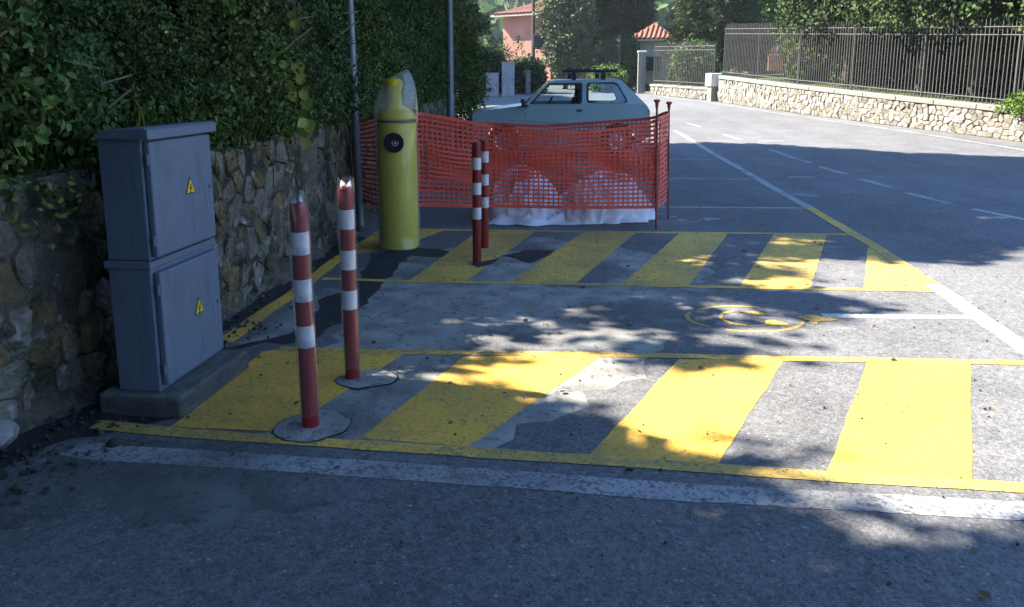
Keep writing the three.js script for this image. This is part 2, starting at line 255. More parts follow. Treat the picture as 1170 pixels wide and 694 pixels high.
M.paleMortar = std({ map: stoneTex(371, [0.33, 0.31, 0.27], [0.43, 0.4, 0.36], [0.4, 0.37, 0.3], 0.2), bumpMap: stoneBump, bumpScale: 0.02, roughness: 0.95 });
M.coping = std({ map: stoneTex(391, [0.44, 0.43, 0.4], [0.53, 0.52, 0.49], [0.45, 0.44, 0.38], 0.3), bumpMap: stoneBump, bumpScale: 0.006, roughness: 0.92 });

function voronoi(W, H, cw, ch, jit) { // cells as polygons in [0,W]x[0,H]
  const nx = Math.round(W / cw), ny = Math.round(H / ch), site = [];
  for (let j = 0; j < ny; j++) { site.push([]); for (let i = 0; i < nx; i++) site[j].push([(i + 0.5 + (j % 2 ? 0.25 : -0.25) + jit * (rnd() - 0.5)) * W / nx, (j + 0.5 + jit * (rnd() - 0.5)) * H / ny]); }
  const cells = [];
  for (let j = 0; j < ny; j++) for (let i = 0; i < nx; i++) {
    const [sx, sy] = site[j][i]; let P = [[Math.max(0, sx - 2 * cw), Math.max(0, sy - 2 * ch)], [Math.min(W, sx + 2 * cw), Math.max(0, sy - 2 * ch)], [Math.min(W, sx + 2 * cw), Math.min(H, sy + 2 * ch)], [Math.max(0, sx - 2 * cw), Math.min(H, sy + 2 * ch)]];
    for (let b = -2; b <= 2; b++) for (let a = -2; a <= 2; a++) {
      const q = site[j + b]?.[i + a]; if (!q || (!a && !b)) continue;
      const mx = (sx + q[0]) / 2, my = (sy + q[1]) / 2, nx_ = q[0] - sx, ny_ = q[1] - sy, side = (p) => (p[0] - mx) * nx_ + (p[1] - my) * ny_, R = [];
      for (let k = 0; k < P.length; k++) { const p = P[k], r = P[(k + 1) % P.length], dp = side(p), dr = side(r); if (dp <= 0) R.push(p); if ((dp < 0 && dr > 0) || (dp > 0 && dr < 0)) { const t = dp / (dp - dr); R.push([lerp(p[0], r[0], t), lerp(p[1], r[1], t)]); } }
      P = R; if (P.length < 3) break;
    }
    if (P.length >= 3) cells.push({ P, c: [sx, sy] });
  }
  return cells;
}
// frame(s, t) -> {p: Vector3 on the face, n: outward normal}
function stoneGeo(cell, gap, depth, frame, own = false) {
  const P = cell.P, n = P.length, cx = P.reduce((a, p) => a + p[0], 0) / n, cy = P.reduce((a, p) => a + p[1], 0) / n;
  const size = Math.sqrt(P.reduce((a, p) => a + (p[0] - cx) ** 2 + (p[1] - cy) ** 2, 0) / n), d = depth * rr(0.6, 1.25), tiltX = rr(-0.35, 0.35), tiltY = rr(-0.25, 0.35), pos = [], uv = [], idx = [], ou = rr(0, 5), ov = rr(0, 5);
  const put = (x, y, z) => { const f = frame(x, y), q = f.p.clone().addScaledVector(f.n, z); pos.push(q.x, q.y, q.z); uv.push(x + (own ? ou : 0), y + (own ? ov : 0)); };
  // corners are doubled along the edges, so that outlines are rounded off
  const ring0 = []; for (let k = 0; k < n; k++) { const a = P[k], b = P[(k + 1) % n], L = Math.hypot(b[0] - a[0], b[1] - a[1]); if (L < size * 0.3) { ring0.push([(a[0] + b[0]) / 2, (a[1] + b[1]) / 2]); continue; } for (const t of [0.09, 0.91]) ring0.push([lerp(a[0], b[0], t), lerp(a[1], b[1], t)]); }
  const m = ring0.length, levels = [[gap / size, -0.03], [gap / size + 0.04, d * 0.7], [0.22, d]];
  levels.forEach(([shrink, z], l) => ring0.forEach(([x, y]) => { const jx = l ? rr(-0.09, 0.09) * size : 0, jy = l ? rr(-0.09, 0.09) * size : 0, X = lerp(x, cx, shrink) + jx, Y = lerp(y, cy, shrink) + jy; put(X, Y, z + (l ? ((X - cx) * tiltX + (Y - cy) * tiltY) * 0.6 + rr(-0.1, 0.1) * d : 0)); }));
  put(cx, cy, d * rr(0.85, 1.1));
  for (let l = 0; l < 2; l++) for (let k = 0; k < m; k++) { const a = l * m + k, b = l * m + (k + 1) % m; idx.push(a, b, a + m, b, b + m, a + m); }
  for (let k = 0; k < m; k++) idx.push(2 * m + k, 2 * m + (k + 1) % m, 3 * m);
  const g = geo(pos, idx, uv).toNonIndexed(); g.computeVertexNormals(); return g;
}
function rubble(parent, q, side, H, base, cw, ch, gap, depth, mats, near) {
  const W = q.length, cells = voronoi(W, H, cw, ch, 0.85);
  const frame = (s, t) => { const a = q.at(clamp(s, 0, W)), n = V(-a.dz * side, 0, a.dx * side); const y0 = base(a.x, a.z, s), k = typeof y0 === 'number' ? [y0, y0 + H] : y0; return { p: V(a.x, lerp(k[0], k[1], t / H), a.z), n }; };
  const made = cells.map((c) => ({ g: stoneGeo(c, gap, depth, frame), d: frame(...c.c).p.distanceTo(near), m: mats[Math.floor(rnd() * mats.length)] })).sort((a, b) => a.d - b.d);
  made.slice(0, 290).forEach((s) => mesh('stone', s.g, s.m, parent));
  const rest = made.slice(290); if (rest.length) mats.forEach((m, i) => { const l = rest.filter((s) => s.m === m); if (l.length) mesh('distant_stones', l.map((s) => s.g), m, parent).userData.kind = 'stuff'; void i; });
}
function core(parent, name, q, side, base, top, thick, mat, inset = 0) { // solid wall body along a path
  const n = Math.ceil(q.length / 0.4), pos = [], uv = [], idx = [];
  for (let i = 0; i <= n; i++) { const s = q.length * i / n, a = q.at(s), nx = -a.dz * side, nz = a.dx * side, y0 = base(a.x, a.z, s) - 0.1, y1 = top(a.x, a.z, s); for (const [o, y] of [[-inset, y0], [-inset, y1], [-inset - thick, y1], [-inset - thick, y0]]) { pos.push(a.x + nx * o, y, a.z + nz * o); uv.push(s, y + o); } if (i) { const b = i * 4; for (let k = 0; k < 4; k++) { const c = b + k, d = b + (k + 1) % 4; idx.push(c - 4, d - 4, c, d - 4, d, c); } } }
  const e = n * 4; idx.push(0, 1, 2, 0, 2, 3, e, e + 2, e + 1, e, e + 3, e + 2);
  const g = geo(pos, idx, uv).toNonIndexed(); g.computeVertexNormals(); return mesh(name, g, mat, parent);
}

// retaining wall on the left
const LW = path([[-2.62, -1.6], [-2.42, -2.5], [-2.2, -3.5], [-1.98, -4.6], [-1.83, -5.9], [-1.74, -7.2], [-1.7, -8.5], [-1.62, -10], [-1.42, -13], [-1.22, -16.6]]);
const lwTop = (x, z, s) => gy(x, z) + 1.1 + 0.05 * (noise(s * 1.3, 3, 5) - 0.5);
{
  const w = thing('stone_retaining_wall', 'mossy rubble stone retaining wall under the greenery on the left', 'wall');
  core(w, 'mortar_core', LW, 1, (x, z) => gy(x, z), lwTop, 0.4, M.wallMortar, 0.012);
  { // earth and moss packed between the stones, uneven, swallowing their edges here and there
    const n = Math.round(LW.length / 0.035), m = 30, pos = [], uv = [], idx = [];
    for (let i = 0; i <= n; i++) { const s = LW.length * i / n, a = LW.at(s), t = lwTop(a.x, a.z, s) + 0.01; for (let k = 0; k <= m; k++) { const y = lerp(gy(a.x, a.z) - 0.03, t, k / m), d = -0.012 + 0.15 * (fbm(s * 5.5, y * 5.5, 291, 5) - 0.3) + (k < 3 ? 0.02 * (3 - k) : 0); pos.push(a.x - a.dz * d, y, a.z + a.dx * d); uv.push(s * 0.9, y * 0.9); } }
    for (let i = 0; i < n; i++) for (let k = 0; k < m; k++) { const a = i * (m + 1) + k; idx.push(a, a + m + 1, a + 1, a + 1, a + m + 1, a + m + 2); }
    mesh('joint_filling', geo(pos, idx, uv), M.wallMortar, w);
  }
  rubble(w, LW, 1, 1.1, (x, z, s) => [gy(x, z) - 0.02, lwTop(x, z, s) + 0.005], 0.18, 0.19, 0.003, 0.036, M.wallStone, V(0, 1, -2));
}
// embankment behind it
{
  const n = 60, m = 16, pos = [], uv = [], idx = [];
  for (let i = 0; i <= n; i++) { const s = LW.length * i / n, a = LW.at(s), nx = a.dz, nz = -a.dx; for (let k = 0; k <= m; k++) { const o = 0.2 + Math.pow(k / m, 1.6) * 14, x = a.x + nx * o, z = a.z + nz * o; pos.push(x, gy(a.x, a.z) + 1.06 + (k ? 0.3 * o * clamp(o / 2) + 0.22 * (fbm(x * 1.2, z * 1.2, 71) - 0.4) * clamp(o) : 0), z); uv.push(x, z); } }
  const wd = m + 1; for (let i = 0; i < n; i++) for (let k = 0; k < m; k++) { const a = i * wd + k; idx.push(a, a + 1, a + wd, a + 1, a + wd + 1, a + wd); }
  M.soil = std({ map: (() => { const t = tex(512, 512, (u, v) => { const c = fbm(u * 9, v * 9, 81, 5, 9), h = hash2(Math.floor(u * 256), Math.floor(v * 256), 6); return [0.25 * (0.6 + 0.8 * c) + 0.05 * h, 0.22 * (0.6 + 0.8 * c) + 0.05 * h, 0.15 * (0.6 + 0.8 * c)]; }); t.repeat.set(0.6, 0.6); return t; })(), roughness: 1 });
  structure(mesh('embankment', geo(pos, idx, uv), M.soil), 'earth bank rising behind the retaining wall|bank');
}

// ---------------------------------------------------------------- foliage
function leafGeo(len, wid, fold = 0.25) { return geo([0, 0, 0, -wid, fold * wid, len * 0.45, 0, 0, len, wid, fold * wid, len * 0.45, 0, -0.1 * wid, len * 0.5], [0, 4, 1, 1, 4, 2, 0, 3, 4, 3, 2, 4]); }
function leafRound(len, wid, fold = 0.25) { const P = [[0, 0], [0.75, 0.22], [1, 0.45], [0.62, 0.75], [0, 1]], pos = [], idx = []; for (const [w, t] of P) pos.push(0, -0.12 * wid * Math.sin(t * 3.14), len * t, -w * wid, fold * w * wid, len * t, w * wid, fold * w * wid, len * t); for (let i = 0; i < 4; i++) { const a = i * 3, b = a + 3; idx.push(a, b, a + 1, a + 1, b, b + 1, a, a + 2, b, a + 2, b + 2, b); } return geo(pos, idx); }
function sprig(n, spread, len, wid, sd, round) { // a twig with n leaves, along +y
  const s0 = seed; seed = sd; const list = [];
  for (let i = 0; i < n; i++) {
    const q = new THREE.Quaternion().setFromEuler(new THREE.Euler(rr(-1.1, 0.9), rr(0, 6.28), rr(-0.7, 0.7))), k = rr(0.7, 1.2);
    list.push(clean((round ? leafRound : leafGeo)(len * k, wid * k)).applyQuaternion(q).translate(rr(-1, 1) * spread * 0.5, rr(-0.5, 0.5) * spread, rr(-1, 1) * spread * 0.5));
  }
  seed = s0; const g = mergeGeometries(list); g.computeVertexNormals(); return g;
}
const leafMat = (r, g, b, through = 0.3) => phys({ color: lin(r, g, b), roughness: 0.65, specularIntensity: 0.12 });
M.leaf = leafMat(0.095, 0.15, 0.045); M.leafDark = leafMat(0.055, 0.085, 0.035); M.leafShrub = leafMat(0.075, 0.12, 0.045); M.leafIvy = leafMat(0.07, 0.125, 0.05); M.leafYellow = phys({ color: lin(0.5, 0.55, 0.12), roughness: 0.6, transmission: 0.4, thickness: 0 }); M.leafGrey = leafMat(0.12, 0.15, 0.09, 0.2); M.leafLight = leafMat(0.09, 0.14, 0.03, 0.3);
M.cypress = leafMat(0.04, 0.058, 0.022, 0.1); 
M.bark = std({ map: (() => { const t = tex(256, 256, (u, v) => { const c = fbm(u * 14, v * 4, 401, 4, 0) * 0.3 + 0.14; return [c, c * 0.9, c * 0.78]; }); t.repeat.set(2, 1); return t; })(), roughness: 0.95 });
const spr = { canopy: sprig(9, 0.42, 0.19, 0.075, 11), shrub: sprig(12, 0.17, 0.046, 0.013, 12, true), shrubBig: sprig(10, 0.2, 0.056, 0.018, 13, true), ivy: sprig(10, 0.18, 0.043, 0.02, 14, true), mid: sprig(10, 0.36, 0.13, 0.045, 18), far: sprig(8, 0.5, 0.26, 0.09, 15), needle: sprig(12, 0.28, 0.2, 0.02, 16), grass: null };
{ const l = []; const s0 = seed; seed = 77; for (let i = 0; i < 14; i++) { const h = rr(0.12, 0.34), b = rr(0.05, 0.22), a = rr(0, 6.28), w = 0.004; const x = rr(-0.05, 0.05), z = rr(-0.05, 0.05), c = Math.cos(a), s = Math.sin(a); l.push(clean(geo([x - s * w, 0, z + c * w, x + s * w, 0, z - c * w, x + c * b * 0.4 - s * w, h * 0.7, z + s * b * 0.4 + c * w, x + c * b * 0.4 + s * w, h * 0.7, z + s * b * 0.4 - c * w, x + c * b, h * 0.85, z + s * b], [0, 1, 2, 1, 3, 2, 2, 3, 4]))); } seed = s0; spr.grass = mergeGeometries(l); }
const _m = new THREE.Matrix4(), _q = new THREE.Quaternion(), _e = new THREE.Euler(), _s = new THREE.Vector3(), _c = new THREE.Color();
function leaves(name, sprigGeo, mat, list, parent, upright = false, vary = 0.35) { // list of [Vector3, scale]
  const im = new THREE.InstancedMesh(sprigGeo, mat, list.length);
  list.forEach(([p, k], i) => { _e.set(upright ? rr(-0.4, 0.4) : rr(0, 6.28), rr(0, 6.28), upright ? rr(-0.4, 0.4) : rr(0, 6.28)); _m.compose(p, _q.setFromEuler(_e), _s.setScalar(k)); im.setMatrixAt(i, _m); const b = 1 + vary * (rnd() * 2 - 1), y = 1 + 0.25 * (rnd() - 0.3); _c.setRGB(b * y, b, b * lerp(1, 0.8, rnd())); im.setColorAt(i, _c); });
  im.userData.kind = 'stuff'; return place(im, name, parent);
}

// where sunlight reaches the ground between the leaves, in plan: the crowns have their gaps there
const KX = -SUN.x / SUN.y, KZ = -SUN.z / SUN.y;
const LIT = [
  [[5.007, -7.468], [5.909, -8.099], [6.866, -6.582], [2.908, -2.337], [2.02, -2.337], [1.784, -2.478], [1.617, -2.588], [1.488, -2.707], [1.353, -2.81], [1.252, -2.899], [1.254, -2.993], [1.458, -3.321], [1.688, -3.836], [1.371, -3.699], [1.14, -3.51], [1.019, -3.233], [0.897, -3.149], [0.975, -3.51], [1.103, -3.836], [1.361, -4.085], [1.706, -4.308], [1.88, -4.428], [1.903, -4.62], [1.928, -4.829], [2.515, -5.262], [2.458, -5.483], [2.704, -5.826], [2.868, -6.04], [3.189, -6.582], [3.452, -6.582], [3.642, -6.517], [4.093, -6.715], [4.589, -7.148]],
  [[0.402, -3.216], [0.56, -3.51], [0.697, -3.699], [0.881, -3.957], [1.033, -4.112], [1.265, -4.085], [1.238, -3.836], [1.037, -3.51], [0.903, -3.233], [0.702, -3.19], [0.56, -3.133]],
  [[-0.693, -3.969], [-0.549, -4.085], [-0.401, -4.033], [-0.298, -3.907], [-0.31, -3.824], [-0.522, -3.871]],
  [[-0.332, -3.883], [-0.309, -4.059], [-0.121, -4.152], [0.166, -4.059], [0.197, -3.907], [0.166, -3.824], [-0.113, -3.836]],
  [[0.207, -3.743], [0.301, -3.957], [0.509, -4.152], [0.771, -4.125], [0.844, -4.007], [0.698, -3.836], [0.501, -3.699], [0.323, -3.655]],
  [[2.069, -6.549], [2.601, -6.819], [3.06, -6.715], [2.959, -6.485], [2.298, -6.391]], [[1.738, -5.904], [2.416, -6.124], [2.868, -6.04], [2.682, -5.774], [1.74, -5.724]], [[2.503, -7.426], [3.16, -7.638], [3.304, -7.468], [2.599, -7.265]], [[1.313, -6.582], [1.645, -6.715], [1.847, -6.615], [1.51, -6.454]],
  [[-0.46, -4.978], [-0.148, -5.116], [0.174, -5.036], [-0.142, -4.921]], [[-0.764, -4.538], [-0.563, -4.62], [-0.317, -4.554], [-0.598, -4.475]], [[0.33, -5.198], [0.705, -5.326], [1.087, -5.24], [0.681, -5.136]], [[1.111, -4.443], [1.497, -4.522], [1.794, -4.475], [1.453, -4.382]], [[0.247, -4.74], [0.589, -4.847], [0.885, -4.775], [0.571, -4.688]],
  [[-0.201, -4.308], [0.077, -4.428], [0.379, -4.337], [0.297, -4.25], [-0.025, -4.222]],
];
const WEAK = [[[0.795, -6.04], [1.339, -6.715], [2.32, -7.726], [3.502, -7.726], [3.114, -6.582], [2.594, -5.724], [1.674, -5.724]], [[-0.613, -5.056], [0.23, -5.724], [1.698, -5.577], [2.152, -5.262], [1.644, -4.49], [0.588, -4.397], [-0.124, -4.25], [-0.438, -4.428]], [[4.419, -9.458], [5.767, -10.164], [6.422, -9.592], [5.717, -8.508], [4.889, -8.402]], [[1.157, -2.784], [1.466, -2.6], [1.757, -2.436], [1.552, -2.119], [0.512, -2.119], [0.501, -2.337], [0.85, -2.543]], [[0.237, -3.666], [0.96, -4.222], [1.894, -4.337], [1.257, -2.784], [0.336, -2.956]]];
function lit(x, z) { return Math.max(lit1(x, z), lit1(x + 0.2, z), lit1(x - 0.2, z), lit1(x, z + 0.16), lit1(x, z - 0.16), fleck(x, z)); }
function fleck(x, z) { for (const P of WEAK) if (polyIn(P, x, z)) return clamp((Math.max(fbm(x * 1.1, z * 3.1, 521, 2), fbm(x * 2.0 + 7, z * 4.6, 531, 2) - 0.02) - 0.535) * 16); return 0; }
function lit1(x, z) { // share of sunlight that gets through above a point of the ground
  const jx = 0.14 * (fbm(x * 3, z * 6, 501, 2) - 0.5), jz = 0.1 * (fbm(x * 3 + 9, z * 6, 511, 2) - 0.5);
  for (const P of LIT) if (polyIn(P, x + jx, z + jz)) return 1;
  return 0;
}

const SHADE_EDGE = [[-4, -19.6], [1.5, -18.2], [3.5, -17], [5.3, -17.1], [6.3, -16.4], [7.5, -15.7], [9.6, -14.8], [13, -13.6]];
const edgeAt = (x) => { let i = 1; while (i < SHADE_EDGE.length - 1 && x > SHADE_EDGE[i][0]) i++; const [a, b] = [SHADE_EDGE[i - 1], SHADE_EDGE[i]]; return lerp(a[1], b[1], (x - a[0]) / (b[0] - a[0])); };
{
  const trees = [[-5.6, 1.4, 'broad tree whose crown overhangs behind the camera, on the bank'], [-4.6, -3.4, 'tall broadleaf tree on the bank behind the grey cabinet'], [-5.4, -7.6, 'tall broadleaf tree on the bank behind the first grey pole'], [-4.4, -11.8, 'tall broadleaf tree on the bank behind the orange barrier'], [-4.6, -16.2, 'tall broadleaf tree at the far end of the bank']].map(([x, z, label]) => ({ x, z, label, list: [] }));
  let made = 0;
  for (let k = 0; k < 400000 && made < 46000; k++) {
    const gx = rr(-7, 13.5), gz = -rr(-3.5, 20), y = rr(3.6, 14.5);
    if (gz < edgeAt(gx) + 0.25 * (fbm(gx * 2, gz * 2, 541) - 0.5) * 2 || lit(gx, gz) > rnd()) continue;
    const x = gx - KX * y, z = gz - KZ * y, top = 14.5 - 0.11 * (x + 3) ** 2, low = 3.4 + 0.45 * Math.abs(x + 3.5) * (x > -3.5 ? 0.9 : 0.35);
    if (x < -10 || x > 2.6 || y > top || y < low || y < 1.55 + 0.112 * -z + 0.5) continue;
    const t = trees.reduce((a, b) => (Math.hypot(b.x - x, b.z - z) < Math.hypot(a.x - x, a.z - z) ? b : a));
    if (Math.hypot(t.x - x, t.z - z) > 7.6) continue;
    t.list.push([V(x - t.x, y, z - t.z), rr(0.75, 1.25)]); made++;
  }
  for (const t of trees) {
    const y0 = 1.6, o = thing('broadleaf_tree', t.label, 'tree', [t.x, 0, t.z], 0, 'trees on the bank');
    const tp = [], tr = []; for (let y = y0; y < 11; y += 0.4) { if (y > 4 && lit(t.x + KX * y, t.z + KZ * y) > 0) break; tp.push(V(0.08 * Math.sin(y), y, 0.06 * Math.cos(y * 1.3))); tr.push(0.24 - 0.02 * y); } const tTop = tp[tp.length - 1].y, trunk = taper(tp, tr, 9);
    const limbs = []; for (let i = 0; i < 14 && t.list.length; i++) { const e = t.list[Math.floor(rnd() * t.list.length)][0], b = V(0.05, clamp(e.y - 2.5, 3.2, tTop - 0.2), 0), mid = b.clone().lerp(e, 0.5).add(V(0, 0.5, 0)); const lo = [...Array(13)].map((_, k) => (k < 7 ? b.clone().lerp(mid, k / 6) : mid.clone().lerp(e, (k - 6) / 6))).some((p) => lit(p.x + t.x + KX * p.y, p.z + t.z + KZ * p.y) > 0); if (!lo) limbs.push(clean(taper([b, mid, e], [0.07, 0.045, 0.012], 6))); }
    mesh('trunk', [trunk, ...limbs], M.bark, o);
    leaves('crown', spr.canopy, M.leaf, t.list, o);
  }
}
// shrubs and climbers on the bank, along the top of the wall
{
  const spots = [ // s along the wall, set back, radius, height, kind, label
    [0.6, 0.7, 0.9, 1.15, 'ivy', 'ivy covered shrub at the left edge above the wall'],
    [1.7, 0.55, 0.8, 1.2, 'shrubBig', 'large leaved shrub left of the grey cabinet, above the wall'],
    [2.6, 0.7, 0.85, 1.35, 'ivy', 'dense ivy shrub just behind the grey cabinet'],
    [3.5, 0.6, 0.8, 1.3, 'shrub', 'dark small leaved shrub above the cabinet top'],
    [4.4, 0.65, 0.85, 1.45, 'shrubBig', 'broad leaved shrub above the wall right of the cabinet'],
    [5.3, 0.7, 0.85, 1.5, 'shrub', 'shrub above the wall behind the two near striped posts'],
    [6.2, 0.6, 0.85, 1.6, 'ivy', 'ivy shrub left of the first grey pole'],
    [7.2, 0.75, 0.9, 1.75, 'shrub', 'dense shrub behind the first grey pole'],
    [8.3, 0.7, 0.95, 1.9, 'shrubBig', 'tall shrub above the yellow charger'],
    [9.5, 0.8, 1.0, 2.0, 'shrub', 'tall dark shrub left of the far grey pole'],
    [10.8, 0.8, 1.0, 2.2, 'ivy', 'ivy hung shrub above the orange barrier'],
    [12.1, 0.8, 1.05, 2.4, 'shrub', 'tall shrub right behind the far grey pole'],
    [13.5, 0.9, 1.1, 2.6, 'shrubBig', 'tall shrub near the far end of the wall'],
    [14.7, 0.6, 0.75, 2.6, 'ivy', 'ivy clad shrub at the far end of the wall, beside the car bonnet'],
    [1.2, 1.9, 1.1, 1.7, 'shrub', 'shrub higher up the bank at the left edge'],
    [3.0, 1.9, 1.15, 1.9, 'shrubBig', 'shrub higher up the bank behind the cabinet'],
    [5.0, 2.0, 1.2, 2.0, 'shrub', 'shrub higher up the bank behind the near posts'],
    [7.2, 2.1, 1.3, 2.2, 'ivy', 'shrub higher up the bank behind the first pole'],
    [9.6, 2.2, 1.4, 2.5, 'shrub', 'shrub higher up the bank left of the far pole'],
    [12.2, 2.3, 1.5, 2.9, 'shrubBig', 'shrub higher up the bank behind the far pole'],
  ];
  for (const [s, back, r, h, kind, label] of spots) {
    const a = LW.at(s), nx = a.dz, nz = -a.dx, bx = a.x + nx * back, bz = a.z + nz * back, base = gy(bx, bz) + 1.05 + 0.3 * back * clamp(back / 2);
    const o = thing('shrub', label, 'shrub', [bx, base - 0.05, bz], 0, 'shrubs along the bank');
    const list = [], nl = Math.round(1800 * r * h * (kind === 'shrub' ? 1.3 : 1));
    for (let k = 0; k < nl * 4 && list.length < nl; k++) {
      const t = Math.pow(rnd(), 0.8), th = rr(0, 6.28), env = (0.75 + 0.5 * noise(th * 1.6 + s * 7, t * 4, 601)) * (t < 0.12 ? 0.9 : 1) * Math.sqrt(clamp(1.12 - t * t)), q = r * env * Math.pow(rnd(), 0.35);
      const p = V(Math.cos(th) * q, t * h + 0.05 - 0.12 * (q / r), Math.sin(th) * q), w = p.clone().add(o.position);
      const inFront = -(w.x - a.x) * nx - (w.z - a.z) * nz; // how far it leans out over the road
      if (inFront > 0.1 + 0.3 * noise(s * 9 + th * 2, t * 5, 3) || lit(w.x + KX * w.y, w.z + KZ * w.y) > rnd()) continue;
      if (s > 2.4 && inFront > -0.06 && w.y < gy(w.x, w.z) + 1.14 && rnd() < 0.9) continue; // the wall top stays bare here
      if (fbm(w.z * 2.4 + back * 3, w.y * 2.6 + w.x, 607, 3) < 0.43 && rnd() < 0.8) continue; // gaps between clumps
      list.push([p, rr(0.45, 0.8) + 0.55 * rnd() * rnd()]);
    }
    leaves('foliage', spr[kind], kind === 'ivy' ? M.leafIvy : kind === 'shrub' ? M.leafShrub : M.leaf, list, o, false, 0.65);
    const stems = []; for (let i = 0; i < 7; i++) { const e = list[Math.floor(rnd() * list.length)]?.[0]; if (e) stems.push(clean(taper([V(rr(-0.1, 0.1), -0.05, rr(-0.1, 0.1)), V(e.x * 0.4, e.y * 0.6, e.z * 0.4), e], [0.016, 0.011, 0.004], 5))); }
    mesh('stem', stems, M.bark, o);
  }
  // bare twigs sticking out of the greenery
  for (const [s, y, back, len, l] of [[1.5, 1.75, -0.2, 0.7, 'pale bare twig above the left end of the wall'], [2.3, 1.5, -0.2, 0.5, 'pale bare twig just left of the cabinet top'], [4.6, 1.95, -0.2, 0.8, 'bare twig crossing the shrubs right of the cabinet'], [6.0, 2.1, -0.2, 0.9, 'long bare twig high above the near posts']]) {
    const a = LW.at(s), o = thing('twig', l, 'twig', [a.x + a.dz * back, y, a.z - a.dx * back]), pts = [V(-0.5, -0.5, 0.1)]; for (let i = 0; i <= 5; i++) pts.push(V(0.06 * Math.sin(i * 2.1), 0.18 * i / 5 * len + 0.05 * Math.sin(i * 1.7), -len * 0.5 + len * i / 5)); mesh('branch', taper(pts, [0.008, 0.007, 0.006, 0.006, 0.005, 0.004, 0.003], 5), M.twig ??= std({ color: lin(0.2, 0.17, 0.12), roughness: 0.9 }), o);
  }
  // long grass and weeds on the wall top
  const grass = []; for (let i = 0; i < 2600; i++) { const s = rr(0, LW.length), a = LW.at(s), o = rr(0.02, 0.75), x = a.x + a.dz * o, z = a.z - a.dx * o; grass.push([V(x, gy(x, z) + 1.05 + 0.1 * o, z), rr(0.7, 1.6)]); }
  const g = leaves('grass', spr.grass, M.leafLight, grass, scene, true, 0.5); g.userData = { kind: 'stuff', label: 'long grass and weeds along the top of the retaining wall', category: 'grass' };
  // hanging vine with yellowing heart shaped leaves
  const vine = thing('vine', 'hanging vine with yellow green leaves above the wall by the near posts', 'vine', [-1.66, 1.1, -6.2]);
  const drop = [V(-0.3, 0.0, 0.1), V(-0.02, 0.3, 0.0), V(0.02, 0.6, 0.02), V(-0.03, 0.85, -0.02), V(-0.1, 1.1, 0)];
  mesh('stem', taper(drop, [0.012, 0.008, 0.006, 0.005, 0.004], 5), M.bark, vine);
  const heart = leafRound(0.12, 0.05, 0.15);
  for (let i = 0; i < 26; i++) { const t = rnd(), y = t * 1.0, m = mesh('leaf', heart, rnd() < 0.75 ? M.leafYellow : M.leafLight, vine); m.position.set(rr(-0.09, 0.09), y, 0.06 + rr(-0.05, 0.06)); m.rotation.set(rr(0.9, 2.0), rr(-0.8, 0.8), rr(-0.7, 0.7)); m.scale.setScalar(rr(0.6, 1.15)); }
}

